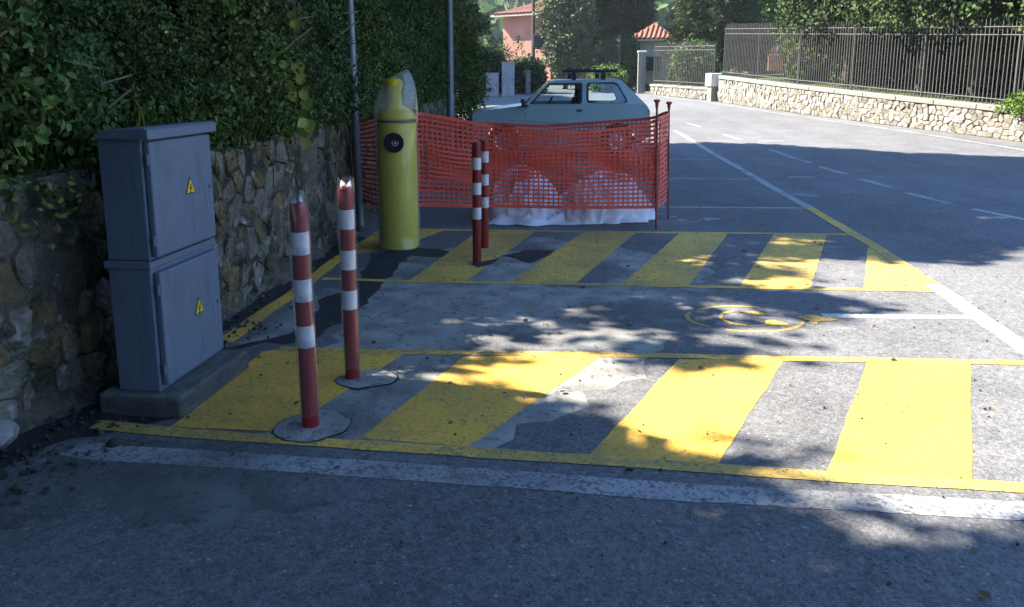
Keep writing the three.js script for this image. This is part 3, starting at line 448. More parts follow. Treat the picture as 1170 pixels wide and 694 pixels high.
// ---------------------------------------------------------------- electrical cabinet on its plinth
M.cabinet = std({ map: (() => { const t = tex(512, 512, (u, v) => { const c = fbm(u * 4, v * 4, 701, 5, 4), st = fbm(u * 26, v * 3, 707, 4, 26), f = hash2(Math.floor(u * 400), Math.floor(v * 400), 2); const d = clamp((st - 0.62) * 3) * 0.07, g = 0.44 + 0.07 * (c - 0.5) - d + (f > 0.996 ? 0.1 : 0); return [g * 0.89, g * 1.0, g * 1.13]; }); return t; })(), roughness: 0.62, bumpMap: rough2, bumpScale: 0.0008 });
M.black = std({ color: lin(0.015, 0.015, 0.016), roughness: 0.6 });
M.signYellow = std({ color: lin(0.75, 0.5, 0.02), roughness: 0.5 });
{
  const c = thing('electrical_cabinet', 'two tier grey blue electrical cabinet with hazard triangles against the wall', 'cabinet', [-1.592, 0.1, -3.768], -0.137);
  // local: x = depth (door towards +x), z = along the wall; 0.56 long, 0.22 deep
  const L = 0.56, W = 0.21;
  mesh('lower_housing', [rbox(W, 0.6, L, 0.008, -W / 2 - 0.02, 0.3, 0)], M.cabinet, c);
  mesh('middle_rim', [rbox(W + 0.02, 0.035, L + 0.03, 0.006, -W / 2 - 0.02, 0.612, 0)], M.cabinet, c);
  mesh('upper_housing', [rbox(W, 0.56, L - 0.012, 0.008, -W / 2 - 0.02, 0.91, 0)], M.cabinet, c);
  { // sloping lid with an overhang
    const s = new THREE.Shape([[-0.03, 0], [W + 0.01, 0], [W + 0.01, 0.02], [W - 0.03, 0.032], [-0.015, 0.044], [-0.03, 0.034]].map(([a, b]) => new THREE.Vector2(-a, b)));
    const g = new THREE.ExtrudeGeometry(s, { depth: L + 0.03, bevelEnabled: true, bevelThickness: 0.006, bevelSize: 0.004, bevelSegments: 2 }); g.translate(0, 1.19, -L / 2 - 0.015); mesh('lid', g, M.cabinet, c);
  }
  const door = (y0, y1) => {
    const h = y1 - y0, d = mesh('door', [rbox(0.034, h, L - 0.03, 0.01, -0.002, (y0 + y1) / 2, 0)], M.cabinet, c);
    const tri = (r, depth) => new THREE.ExtrudeGeometry(new THREE.Shape([0, 1, 2].map((k) => new THREE.Vector2(Math.sin(k * 2.0944) * r, Math.cos(k * 2.0944) * r * 1.06))), { depth, bevelEnabled: false }).rotateY(Math.PI / 2);
    const at = (g, x) => g.translate(x, lerp(y0, y1, 0.53), -0.045);
    mesh('warning_triangle', at(tri(0.052, 0.0022), 0.0145), M.black, d);
    mesh('warning_triangle', at(tri(0.043, 0.0014), 0.0172), M.signYellow, d).userData.label = 'yellow face of the hazard triangle';
    const bolt = new THREE.Shape([[0.004, 0.03], [-0.011, 0.002], [-0.002, 0.004], [-0.007, -0.017], [-0.012, -0.014], [-0.006, -0.027], [0.002, -0.016], [-0.003, -0.016], [0.009, 0.011], [0.0, 0.009], [0.01, 0.028]].map(([a, b]) => new THREE.Vector2(a, b * 0.9)));
    mesh('lightning_symbol', at(new THREE.ExtrudeGeometry(bolt, { depth: 0.0012, bevelEnabled: false }).rotateY(Math.PI / 2).translate(0, -0.006, 0), 0.0188), M.black, d);
    for (const hy of [y0 + 0.08, y1 - 0.08]) mesh('hinge', cyl(0.008, 0.008, 0.05, 8, 0.004, hy, L / 2 - 0.01), M.cabinet, d);
    mesh('lock', [T(cyl(0.011, 0.011, 0.008, 10), 0.018, (y0 + y1) / 2, -L / 2 + 0.05, 0, 0, Math.PI / 2)], M.cabinet, d);
  };
  door(0.03, 0.575); door(0.645, 1.175);
  const p = thing('concrete_plinth', 'rough grey concrete plinth under the electrical cabinet', 'plinth', [-1.62, 0, -3.775], -0.137);
  const g = new RoundedBoxGeometry(0.42, 0.13, 0.68, 3, 0.02), q = g.attributes.position; for (let i = 0; i < q.count; i++) { const k = 0.014; q.setXYZ(i, q.getX(i) + k * (noise(q.getY(i) * 20, q.getZ(i) * 14, 3) - 0.5), q.getY(i), q.getZ(i) + k * (noise(q.getX(i) * 17, q.getY(i) * 20, 4) - 0.5)); } g.translate(-0.07, 0.035, 0); g.computeVertexNormals(); mesh('slab', g, M.concreteDark = std({ map: concTex, color: lin(0.8, 0.8, 0.8), bumpMap: rough2, bumpScale: 0.008, roughness: 0.95 }), p);
}

// ---------------------------------------------------------------- striped posts in torn plastic film
M.red = std({ map: (() => { const t = tex(256, 256, (u, v) => { const c = fbm(u * 6, v * 10, 731, 4, 0); const g = 0.85 + 0.35 * (c - 0.5); return [0.62 * g, 0.13 * g, 0.11 * g]; }); return t; })(), roughness: 0.45 });
M.reflective = std({ map: tex(256, 256, (u, v) => 0.84 - 0.14 * clamp((fbm(u * 6, v * 6, 741, 4, 6) - 0.5) * 4)), roughness: 0.4 });
M.film = phys({ color: lin(0.93, 0.95, 0.97), roughness: 0.08, transmission: 0.965, thickness: 0, ior: 1.45 });
M.rim = std({ color: lin(0.02, 0.02, 0.02), roughness: 0.9 });
const posts = [[-0.913, -3.348, 1.03, 'striped post nearest the camera, set in a round cement patch', true, 0], [-0.839, -3.932, 1.02, 'striped post standing just behind the nearest one', true, 1], [-0.3, -6.582, 1.03, 'bare topped striped post in the far hatching, nearer of the pair', false, 2], [-0.255, -7.187, 1.0, 'striped post half hidden behind the other far one', false, 3]];
for (const [x, z, h, label, film, n] of posts) {
  const o = thing('striped_post', 'red and white ' + label, 'post', [x, 0, z], n * 1.7, 'red and white posts'), r = 0.0375;
  o.rotation.order = 'YXZ'; o.rotation.z = [0.008, -0.006, 0.004, -0.01][n];
  mesh('tube', new THREE.LatheGeometry([[0, -0.02], [r, -0.02], [r, h - 0.02], [r * 0.8, h - 0.004], [0, h]].map(([a, b]) => new THREE.Vector2(a, b)), 22), M.red, o);
  for (const [a, b] of [[0.8, 0.9], [0.59, 0.69], [0.38, 0.48]]) mesh('white_band', new THREE.LatheGeometry([[r, a], [r + 0.0012, a + 0.0008], [r + 0.0012, b - 0.0008], [r, b]].map(([p, q]) => new THREE.Vector2(p, q)), 22), M.reflective, o);
  if (film) {
    const nT = 26, nY = 22, pos = [], idx = []; // loose sleeve, creased, torn open above the tip
    for (let j = 0; j <= nY; j++) for (let i = 0; i <= nT; i++) { const t = i / nT * 6.2832, y0 = 0.06 + (j / nY) * (h - 0.02), top = j === nY, rr_ = r + 0.005 + 0.006 * noise(Math.cos(t) * 3 + 5 + n * 9, y0 * 9 + Math.sin(t) * 3, 751) - (j > nY - 2 ? 0.008 * (j - nY + 2) * noise(Math.cos(t) * 2 + 3, Math.sin(t) * 2 + n, 9) : 0); pos.push(Math.cos(t) * rr_, y0 + (top ? -0.02 + 0.045 * noise(Math.cos(t) * 4 + 8, Math.sin(t) * 4 + n * 3, 755) : 0), Math.sin(t) * rr_); }
    for (let j = 0; j < nY; j++) for (let i = 0; i < nT; i++) { const a = j * (nT + 1) + i; idx.push(a, a + 1, a + nT + 1, a + 1, a + nT + 2, a + nT + 1); }
    mesh('plastic_sleeve', geo(pos, idx), M.film, o);
    const cr = []; for (let k = 0; k < 7; k++) { const t = rr(0, 6.28); cr.push(clean(geo([Math.cos(t) * r, h - 0.03, Math.sin(t) * r, Math.cos(t + 0.9) * r, h - 0.03, Math.sin(t + 0.9) * r, Math.cos(t + 0.5) * r * 0.7, h + rr(0.008, 0.03), Math.sin(t + 0.5) * r * 0.7, 0, h - 0.006, 0], [0, 1, 2, 0, 2, 3, 1, 3, 2]))); }
    mesh('torn_film', cr, M.filmWhite ??= phys({ color: lin(0.8, 0.82, 0.84), roughness: 0.35, transmission: 0.3, thickness: 0 }), o);
  }
}
{
  const circ = (x, z, r, k = 1) => arcPts(x, z, r, r * k, 0, 6.2832, 30).slice(0, -1);
  flat('cement_collar', 'round cement patch at the foot of the nearest striped post|cement patch', circ(-0.9, -3.34, 0.165), 0.006, M.collar = std({ map: concTex, color: lin(1.45, 1.46, 1.44), bumpMap: rough2, bumpScale: 0.006, roughness: 0.95 }), 0.02, 0.04);
  flat('cement_collar', 'cement patch at the foot of the second striped post|cement patch', circ(-0.76, -3.92, 0.15, 0.8), 0.006, M.collar, 0.025, 0.04);
  flat('joint_crack', 'dark joint round the nearest cement patch|crack', circ(-0.9, -3.34, 0.172), 0.005, M.tar, 0.02, 0.04);
  flat('joint_crack', 'dark curved joint beside the second cement patch|crack', circ(-0.755, -3.915, 0.157, 0.82), 0.005, M.tar, 0.02, 0.04);
  flat('tar_patch', 'dark tar smear right at the foot of a far striped post|road patch', [[-0.349, -6.517], [-0.189, -6.648], [-0.1, -6.749], [-0.185, -6.485], [-0.292, -6.391]], 0.005, M.tar, 0.01, 0.03);
}

// ---------------------------------------------------------------- yellow charging bollard under a plastic bag
M.lime = std({ map: tex(256, 256, (u, v) => { const g = 0.94 + 0.12 * (fbm(u * 5, v * 5, 761, 4, 5) - 0.5); return [0.92 * g, 0.84 * g, 0.08 * g]; }), roughness: 0.42 });
M.limePale = std({ color: lin(0.7, 0.62, 0.06), roughness: 0.4 });
{
  const o = thing('charging_bollard', 'yellow cylindrical charging bollard wrapped in clear plastic', 'charger', [-1.05, 0, -7.2]);
  const R = 0.178, lathe = (P, n = 40) => new THREE.LatheGeometry(P.map(([a, b]) => new THREE.Vector2(a, b)), n);
  mesh('body', lathe([[0, 0], [R - 0.01, 0], [R, 0.02], [R, 1.14], [R - 0.006, 1.165], [0, 1.17]]), M.lime, o);
  mesh('seam_ring', lathe([[R - 0.004, 1.168], [R + 0.001, 1.17], [R + 0.001, 1.178], [R - 0.004, 1.18]]), M.black, o);
  mesh('shoulder', lathe([[0, 1.181], [R - 0.003, 1.181], [R - 0.003, 1.21], [R - 0.03, 1.26], [R - 0.08, 1.29], [0.075, 1.31], [0, 1.31]]), M.lime, o);
  { const g = lathe([[0.1, 1.26], [0.075, 1.31], [0.064, 1.37], [0.064, 1.43], [0.074, 1.47], [0.08, 1.5], [0.076, 1.525], [0.06, 1.545], [0.03, 1.556], [0, 1.56]], 30); g.translate(-0.01, 0, 0.03); mesh('neck_and_cap', g, M.lime, o); }
  const dsk = new THREE.CylinderGeometry(0.09, 0.09, 0.006, 36).rotateX(Math.PI / 2).translate(0, 0.99, R + 0.018); mesh('round_plate', dsk, M.plate = std({ color: lin(0.012, 0.016, 0.03), roughness: 0.35 }), o);
  const ring = new THREE.TorusGeometry(0.026, 0.0028, 6, 28, 4.4).rotateZ(2.4).translate(0.012, 0.99, R + 0.022); mesh('socket_symbol', [ring, box(0.008, 0.03, 0.002, 0.014, 0.995, R + 0.0215), box(0.022, 0.012, 0.002, 0.014, 0.985, R + 0.0215)], M.reflective, o);
  // bag: loose, creased film gathered to an off centre ridge on top
  const nT = 56, nY = 46, pos = [], idx = [];
  for (let j = 0; j <= nY; j++) for (let i = 0; i <= nT; i++) {
    const v = j / nY, t = i / nT * 6.2832, y = v < 0.8 ? lerp(0.015, 1.3, v / 0.8) : lerp(1.3, 1.585, (v - 0.8) / 0.2), k = clamp((y - 1.22) / 0.36);
    const cr = noise(Math.cos(t) * 2.6 + 9, y * 5 + Math.sin(t) * 2.6, 771) - 0.5, fine = noise(t * 7, y * 2.2, 773) - 0.5;
    let q = 0.193 + (0.016 * cr + 0.008 * fine) * (1 - 0.6 * k) + (y < 0.12 ? 0.02 * (0.12 - y) / 0.12 : 0); q *= 1 - 0.5 * Math.pow(k, 2.8);
    const wob = k > 0 ? 1 + 0.05 * Math.sin(t * 7) * k : 1;
    pos.push(Math.cos(t) * q * wob + 0.02 * k, y + 0.05 * k * Math.cos(t), Math.sin(t) * q * wob * (1 - 0.45 * k * k));
  }
  for (let j = 0; j < nY; j++) for (let i = 0; i < nT; i++) { const a = j * (nT + 1) + i; idx.push(a, a + 1, a + nT + 1, a + 1, a + nT + 2, a + nT + 1); }
  const c0 = pos.length / 3; pos.push(0.02, 1.6, 0); for (let i = 0; i < nT; i++) idx.push(nY * (nT + 1) + i, nY * (nT + 1) + i + 1, c0);
  M.bag = phys({ color: lin(0.86, 0.9, 0.95), roughness: 0.12, transmission: 0.92, thickness: 0, ior: 1.48 });
  const cut = 36 * (nT + 1), low = idx.filter((_, q) => { const t = q - q % 3; return Math.min(idx[t], idx[t + 1], idx[t + 2]) < cut; }), high = idx.filter((_, q) => { const t = q - q % 3; return Math.min(idx[t], idx[t + 1], idx[t + 2]) >= cut; });
  const bagM = mesh('plastic_bag', geo(pos, low), M.bag, o); mesh('gathered_top', geo(pos, high), phys({ color: lin(0.88, 0.92, 0.95), roughness: 0.22, transmission: 0.82, thickness: 0, ior: 1.48 }), bagM);
}

// ---------------------------------------------------------------- grey poles
M.zinc = std({ map: (() => { const t = tex(128, 512, (u, v) => { const c = fbm(u * 6, v * 20, 781, 4, 0); const g = 0.52 + 0.16 * (c - 0.5); return [g * 0.97, g, g * 1.04]; }); t.repeat.set(1, 3); return t; })(), roughness: 0.5, metalness: 0.55 });
{
  const a = thing('pole', 'slim grey metal pole standing left of the yellow charger', 'pole', [-1.58, 0, -8.05]);
  a.rotation.z = 0.012;
  mesh('shaft', new THREE.CylinderGeometry(0.038, 0.042, 5.2, 20).translate(0, 2.58, 0), M.zinc, a); mesh('foot_collar', new THREE.LatheGeometry([[0.041, 0], [0.075, 0], [0.07, 0.03], [0.045, 0.05]].map(([p, q]) => new THREE.Vector2(p, q)), 20), M.concreteDark, a);
  const b = thing('pole', 'grey metal lamp pole beyond the barrier, near the car bonnet', 'pole', [-1.13, gy(0, -14.6), -14.6]);
  mesh('shaft', new THREE.CylinderGeometry(0.058, 0.068, 6.4, 20).translate(0, 3.18, 0), M.zinc, b); mesh('foot_collar', new THREE.LatheGeometry([[0.066, 0], [0.12, 0], [0.11, 0.04], [0.07, 0.06]].map(([p, q]) => new THREE.Vector2(p, q)), 20), M.concreteDark, b);
}

// ---------------------------------------------------------------- orange safety net on steel pins
M.net = phys({ color: lin(0.95, 0.14, 0.08), roughness: 0.5, transmission: 0.25, thickness: 0 });
M.rust = std({ map: tex(128, 256, (u, v) => { const c = fbm(u * 9, v * 18, 791, 4, 0); return [0.42 + 0.2 * c, 0.22 + 0.12 * c, 0.18 + 0.1 * c]; }), roughness: 0.85 });
M.capRed = std({ color: lin(0.3, 0.05, 0.04), roughness: 0.6 });
{
  const o = thing('safety_net', 'orange plastic mesh barrier strung round the white sacks on steel pins', 'barrier');
  // plan of the run, with the heights of its upper and lower hems
  const run = path([[-1.62, -8.3], [-1.25, -7.75], [-0.95, -8.0], [-0.2, -8.12], [0.6, -8.1], [1.46, -8.13], [1.53, -8.13], [1.74, -8.74], [1.66, -9.35], [0.4, -9.62], [-0.7, -9.75], [-1.55, -9.9]]);
  const tops = [[0, 1.1], [0.6, 1.2], [1.1, 1.2], [1.9, 1.05], [2.7, 1.0], [3.3, 1.06], [3.56, 1.15], [3.65, 1.15], [4.3, 1.18], [4.9, 1.08], [6.1, 0.98], [7.2, 1.02], [8.1, 1.12]], bots = [[0, 0.3], [0.9, 0.28], [1.6, 0.25], [2.7, 0.23], [3.6, 0.23], [4.3, 0.22], [5, 0.2], [6.5, 0.16], [8.1, 0.2]];
  const pick = (T_, s) => { let i = 1; while (i < T_.length - 1 && s > T_[i][0]) i++; const [a, b] = [T_[i - 1], T_[i]]; return lerp(a[1], b[1], clamp((s - a[0]) / (b[0] - a[0]))); };
  const F = (s, v) => { const a = run.at(s), y = lerp(pick(bots, s), pick(tops, s), v) + 0.012 * (noise(s * 2.5, v * 3, 801) - 0.5) * 2 * Math.sin(v * 3.14), out = 0.07 * (noise(s * 1.7, v * 2.2, 803) - 0.5) * (0.4 + Math.sin(v * 3.14)) + 0.02 * (noise(s * 6, v * 5, 805) - 0.5); return V(a.x - a.dz * out, y + gy(a.x, a.z), a.z + a.dx * out); };
  const strands = (name, list, w, th) => { // each strand a thin flat bar
    const pos = [], idx = [];
    for (const pts of list) { for (let i = 0; i < pts.length; i++) { const p = pts[i], d = pts[Math.min(i + 1, pts.length - 1)].clone().sub(pts[Math.max(0, i - 1)]).normalize(), side = Math.abs(d.y) > 0.6 ? V(d.y, 0, 0) : V(0, 1, 0), hz = Math.abs(d.y) > 0.6; let wv; if (hz) { wv = pts.w.clone(); } else wv = side; const nv = d.clone().cross(wv).normalize(); for (const [a, b] of [[-1, -1], [1, -1], [1, 1], [-1, 1]]) { const q = p.clone().addScaledVector(wv, a * w / 2).addScaledVector(nv, b * th / 2); pos.push(q.x, q.y, q.z); } if (i) { const b = pos.length / 3 - 4; for (let k = 0; k < 4; k++) { const c = b + k, e = b + (k + 1) % 4; idx.push(c - 4, e - 4, c, e - 4, e, c); } } } }
    return mesh(name, geo(pos, idx).toNonIndexed(), M.net, o);
  };
  const rows = 18, pitch = 0.052, N = Math.floor(run.length / pitch), H = [], Vv = [], hem = [];
  for (let r = 0; r <= rows; r++) { const pts = []; for (let i = 0; i <= N; i++) pts.push(F(run.length * i / N, r / rows)); (r === 0 || r === rows ? hem : H).push(pts); }
  for (let i = 0; i <= N; i++) { const s = run.length * i / N, pts = []; for (let r = 0; r <= rows; r++) pts.push(F(s, r / rows)); const a = run.at(s); pts.w = V(a.dx, 0, a.dz); Vv.push(pts); }
  strands('netting', H, 0.018, 0.003); strands('netting', Vv, 0.015, 0.0036); strands('hem', hem, 0.034, 0.0042);
  { // slack folded over itself across the front run
    const band = [], up = []; for (let r = 0; r < 8; r++) { const pts = []; for (let i = 0; i <= 44; i++) { const s = lerp(1.15, 3.5, i / 44); pts.push(F(s, 0.36 + 0.05 * Math.sin(s * 3) + r * 0.05).add(V(0, 0, 0.014 + 0.01 * Math.sin(s * 7 + r)))); } band.push(pts); } for (let i = 0; i <= 44; i++) { const pts = band.map((b) => b[i].clone()); pts.w = V(1, 0, 0); up.push(pts); } strands('folded_netting', band, 0.018, 0.003); strands('folded_netting', up, 0.015, 0.0036);
  }
  for (const [x, z, h] of [[1.5, -8.1, 1.31], [1.75, -8.74, 1.27]]) { const p = mesh('steel_pin', taper([V(x + 0.01, 0, z), V(x - 0.01, h * 0.5, z), V(x - 0.025, h, z)], [0.011, 0.011, 0.011], 8), M.rust, o); mesh('mushroom_cap', new THREE.LatheGeometry([[0, 0.035], [0.03, 0.03], [0.036, 0.015], [0.02, 0.004], [0.014, -0.05], [0, -0.05]].map(([a, b]) => new THREE.Vector2(a, b)), 14).translate(x - 0.025, h, z), M.capRed, p); }
}
// white woven sacks and the sheet under them
M.sack = std({ map: tex(512, 512, (u, v) => { const w = 0.03 * ((Math.floor(u * 256) + Math.floor(v * 256)) % 2), c = fbm(u * 4, v * 4, 811, 4, 4), g = 0.95 + 0.08 * (c - 0.5) - w; return [g, g, g * 1.02]; }), roughness: 0.7, bumpMap: rough2, bumpScale: 0.002 });
function lump(name, label, x, z, rx, ry, rz, sd, peaks) {
  const nT = 80, nP = 40, pos = [], idx = [];
  for (let j = 0; j <= nP; j++) for (let i = 0; i <= nT; i++) {
    const t = i / nT * 6.2832, p = j / nP, hN = peaks(Math.cos(t) * (1 - p)), fold = noise(Math.cos(t) * 3 + sd, Math.sin(t) * 3 + p * 4, 821 + sd), ridge = Math.abs(noise(Math.cos(t) * 5 + sd * 3, Math.sin(t) * 5 + p * 2.4, 823) - 0.5) * 2, crum = noise(Math.cos(t) * 9 + sd, Math.sin(t) * 9 + p * 12, 827) - 0.5, r = Math.pow(1 - p, 0.6) * (0.86 + 0.28 * fold + 0.12 * ridge + 0.12 * crum);
    pos.push(Math.cos(t) * r * rx, Math.pow(p, 0.8) * ry * hN * (0.9 + 0.2 * fold) + (0.11 * (1 - ridge) + 0.1 * crum) * p * (1 - p) * 4 * ry, Math.sin(t) * r * rz);
  }
  for (let j = 0; j < nP; j++) for (let i = 0; i < nT; i++) { const a = j * (nT + 1) + i; idx.push(a, a + nT + 1, a + 1, a + 1, a + nT + 1, a + nT + 2); }
  const m = mesh(name, geo(pos, idx), M.sack); m.position.set(x, gy(x, z) + 0.001, z); return tag(m, label, 'sack', 'white sacks');
}
lump('white_sack', 'tall rounded white sack behind the net, left one', 0.12, -8.82, 0.46, 0.57, 0.42, 3, () => 1);
lump('white_sack', 'wide white sack behind the net at the barrier corner', 1.03, -8.84, 0.54, 0.49, 0.42, 8, (c) => 1 + 0.1 * Math.sin(c * 5));
lump('white_sack', 'small peaked white sack between the two large ones', 0.82, -8.62, 0.26, 0.47, 0.26, 15, () => 1);
{
  const nx = 80, nz = 26, pos = [], idx = [];
  for (let j = 0; j <= nz; j++) for (let i = 0; i <= nx; i++) { const u = i / nx, v = j / nz, e = 0.07 * (noise(u * 9, 3, 831) - 0.5), x = lerp(-0.42, 1.5, u), z = lerp(-9.0, -8.37 + e * 1.6 + 0.1 * Math.sin(u * 5), v) + (v === 1 ? 0 : 0), r1 = Math.abs(noise(u * 11 + v * 4, v * 5, 833) - 0.5) * 2, r2 = noise(u * 24, v * 9, 835); const lift = Math.sin(clamp(u) * 3.14) ** 0.3 * (0.12 * (1 - r1) ** 2.5 + 0.035 * r2) * Math.min(1, (1 - v) * 5 + 0.1); pos.push(x, 0.004 + lift + (v < 0.5 ? 0.05 * (0.5 - v) : 0), z); }
  for (let j = 0; j < nz; j++) for (let i = 0; i < nx; i++) { const a = j * (nx + 1) + i; idx.push(a, a + nx + 1, a + 1, a + 1, a + nx + 1, a + nx + 2); }
  tag(mesh('plastic_sheet', geo(pos, idx), M.sack), 'crumpled white plastic sheet on the ground under the sacks', 'sheet');
}

// ---------------------------------------------------------------- rubble by the wall foot
M.rock = std({ map: concTex, color: lin(0.62, 0.64, 0.66), bumpMap: rough2, bumpScale: 0.01, roughness: 0.95 });
const chunk = (r, s) => { const g = new THREE.IcosahedronGeometry(r, 2), p = g.attributes.position; for (let i = 0; i < p.count; i++) { const v = V(p.getX(i), p.getY(i), p.getZ(i)), k = 0.75 + 0.5 * noise(v.x / r * 1.3 + s, v.y / r * 1.3 + v.z / r * 1.7, 841); v.multiplyScalar(k); p.setXYZ(i, v.x, v.y * 0.7, v.z); } g.computeVertexNormals(); return g; };
{
  const c = mesh('concrete_lump', chunk(0.14, 2.3).scale(1.1, 0.95, 0.9), std({ map: concTex, color: lin(1.5, 1.55, 1.55), bumpMap: rough2, bumpScale: 0.006, roughness: 0.9 })); c.position.set(-2.26, 0.07, -3.1); c.rotation.y = 0.4;
  tag(c, 'pale rounded lump of concrete lying at the left edge by the wall', 'concrete');
  const list = []; for (let i = 0; i < 420; i++) { const t = rnd(), s = rr(1.2, 3.4), a = LW.at(s), o = 0.06 + 0.45 * t * t + (s < 2.1 ? 0.25 * rnd() : 0); list.push([V(a.x - a.dz * o, 0.008, a.z + a.dx * o), rr(0.3, 1) * (rnd() < 0.06 ? 2.2 : 1)]); }
  const gr = leaves('gravel', chunk(0.012, 1), M.rock, list, scene, false, 0.5); gr.userData = { kind: 'stuff', label: 'loose grit and small stones along the wall foot', category: 'gravel' };
  const l2 = []; for (let i = 0; i < 260; i++) l2.push([V(rr(-2.2, 4.5), 0.006, -rr(1.6, 7)), rr(0.2, 0.6)]);
  const g2 = leaves('pebbles', chunk(0.011, 4), M.concreteDark, l2, scene, false, 0.6); g2.userData = { kind: 'stuff', label: 'scattered tiny pebbles on the asphalt', category: 'pebbles' };
}

{ // dry leaves blown against the wall foot and over the bays
  const list = []; for (let i = 0; i < 150; i++) { const s = rr(0.6, 12), a = LW.at(s), o = 0.05 + 0.5 * rnd() * rnd(); list.push([V(a.x - a.dz * o, 0.008, a.z + a.dx * o), rr(0.5, 1)]); } for (let i = 0; i < 70; i++) list.push([V(rr(-1.6, 4), 0.009, -rr(1.8, 7.5)), rr(0.35, 0.8)]);
  const g = leaves('leaf_litter', leafRound(0.06, 0.02, 0.4).rotateX(0.1), std({ color: lin(0.12, 0.085, 0.045), roughness: 0.9 }), list, scene, true, 0.5); g.userData = { kind: 'stuff', label: 'dry brown leaves scattered along the wall foot', category: 'leaf litter' };
}

// ---------------------------------------------------------------- small boxy hatchback
M.carPaint = phys({ color: lin(0.28, 0.39, 0.38), roughness: 0.38, clearcoat: 0.5, clearcoatRoughness: 0.2 });
M.carLow = std({ color: lin(0.24, 0.3, 0.31), roughness: 0.6 });
M.rubber = std({ color: lin(0.02, 0.021, 0.023), roughness: 0.7 });
M.plastic = std({ color: lin(0.03, 0.031, 0.034), roughness: 0.5 });
M.glass = phys({ color: lin(0.9, 0.95, 0.95), roughness: 0.02, transmission: 1, thickness: 0, ior: 1.5 });
M.seat = std({ color: lin(0.06, 0.06, 0.065), roughness: 0.9 });
M.steel = std({ color: lin(0.5, 0.5, 0.5), roughness: 0.35, metalness: 0.8 });
M.tail = phys({ color: lin(0.35, 0.015, 0.012), roughness: 0.2, clearcoat: 1 });
M.lens = phys({ color: lin(0.75, 0.78, 0.8), roughness: 0.08, clearcoat: 1 });
M.amber = phys({ color: lin(0.6, 0.22, 0.02), roughness: 0.2, clearcoat: 1 });
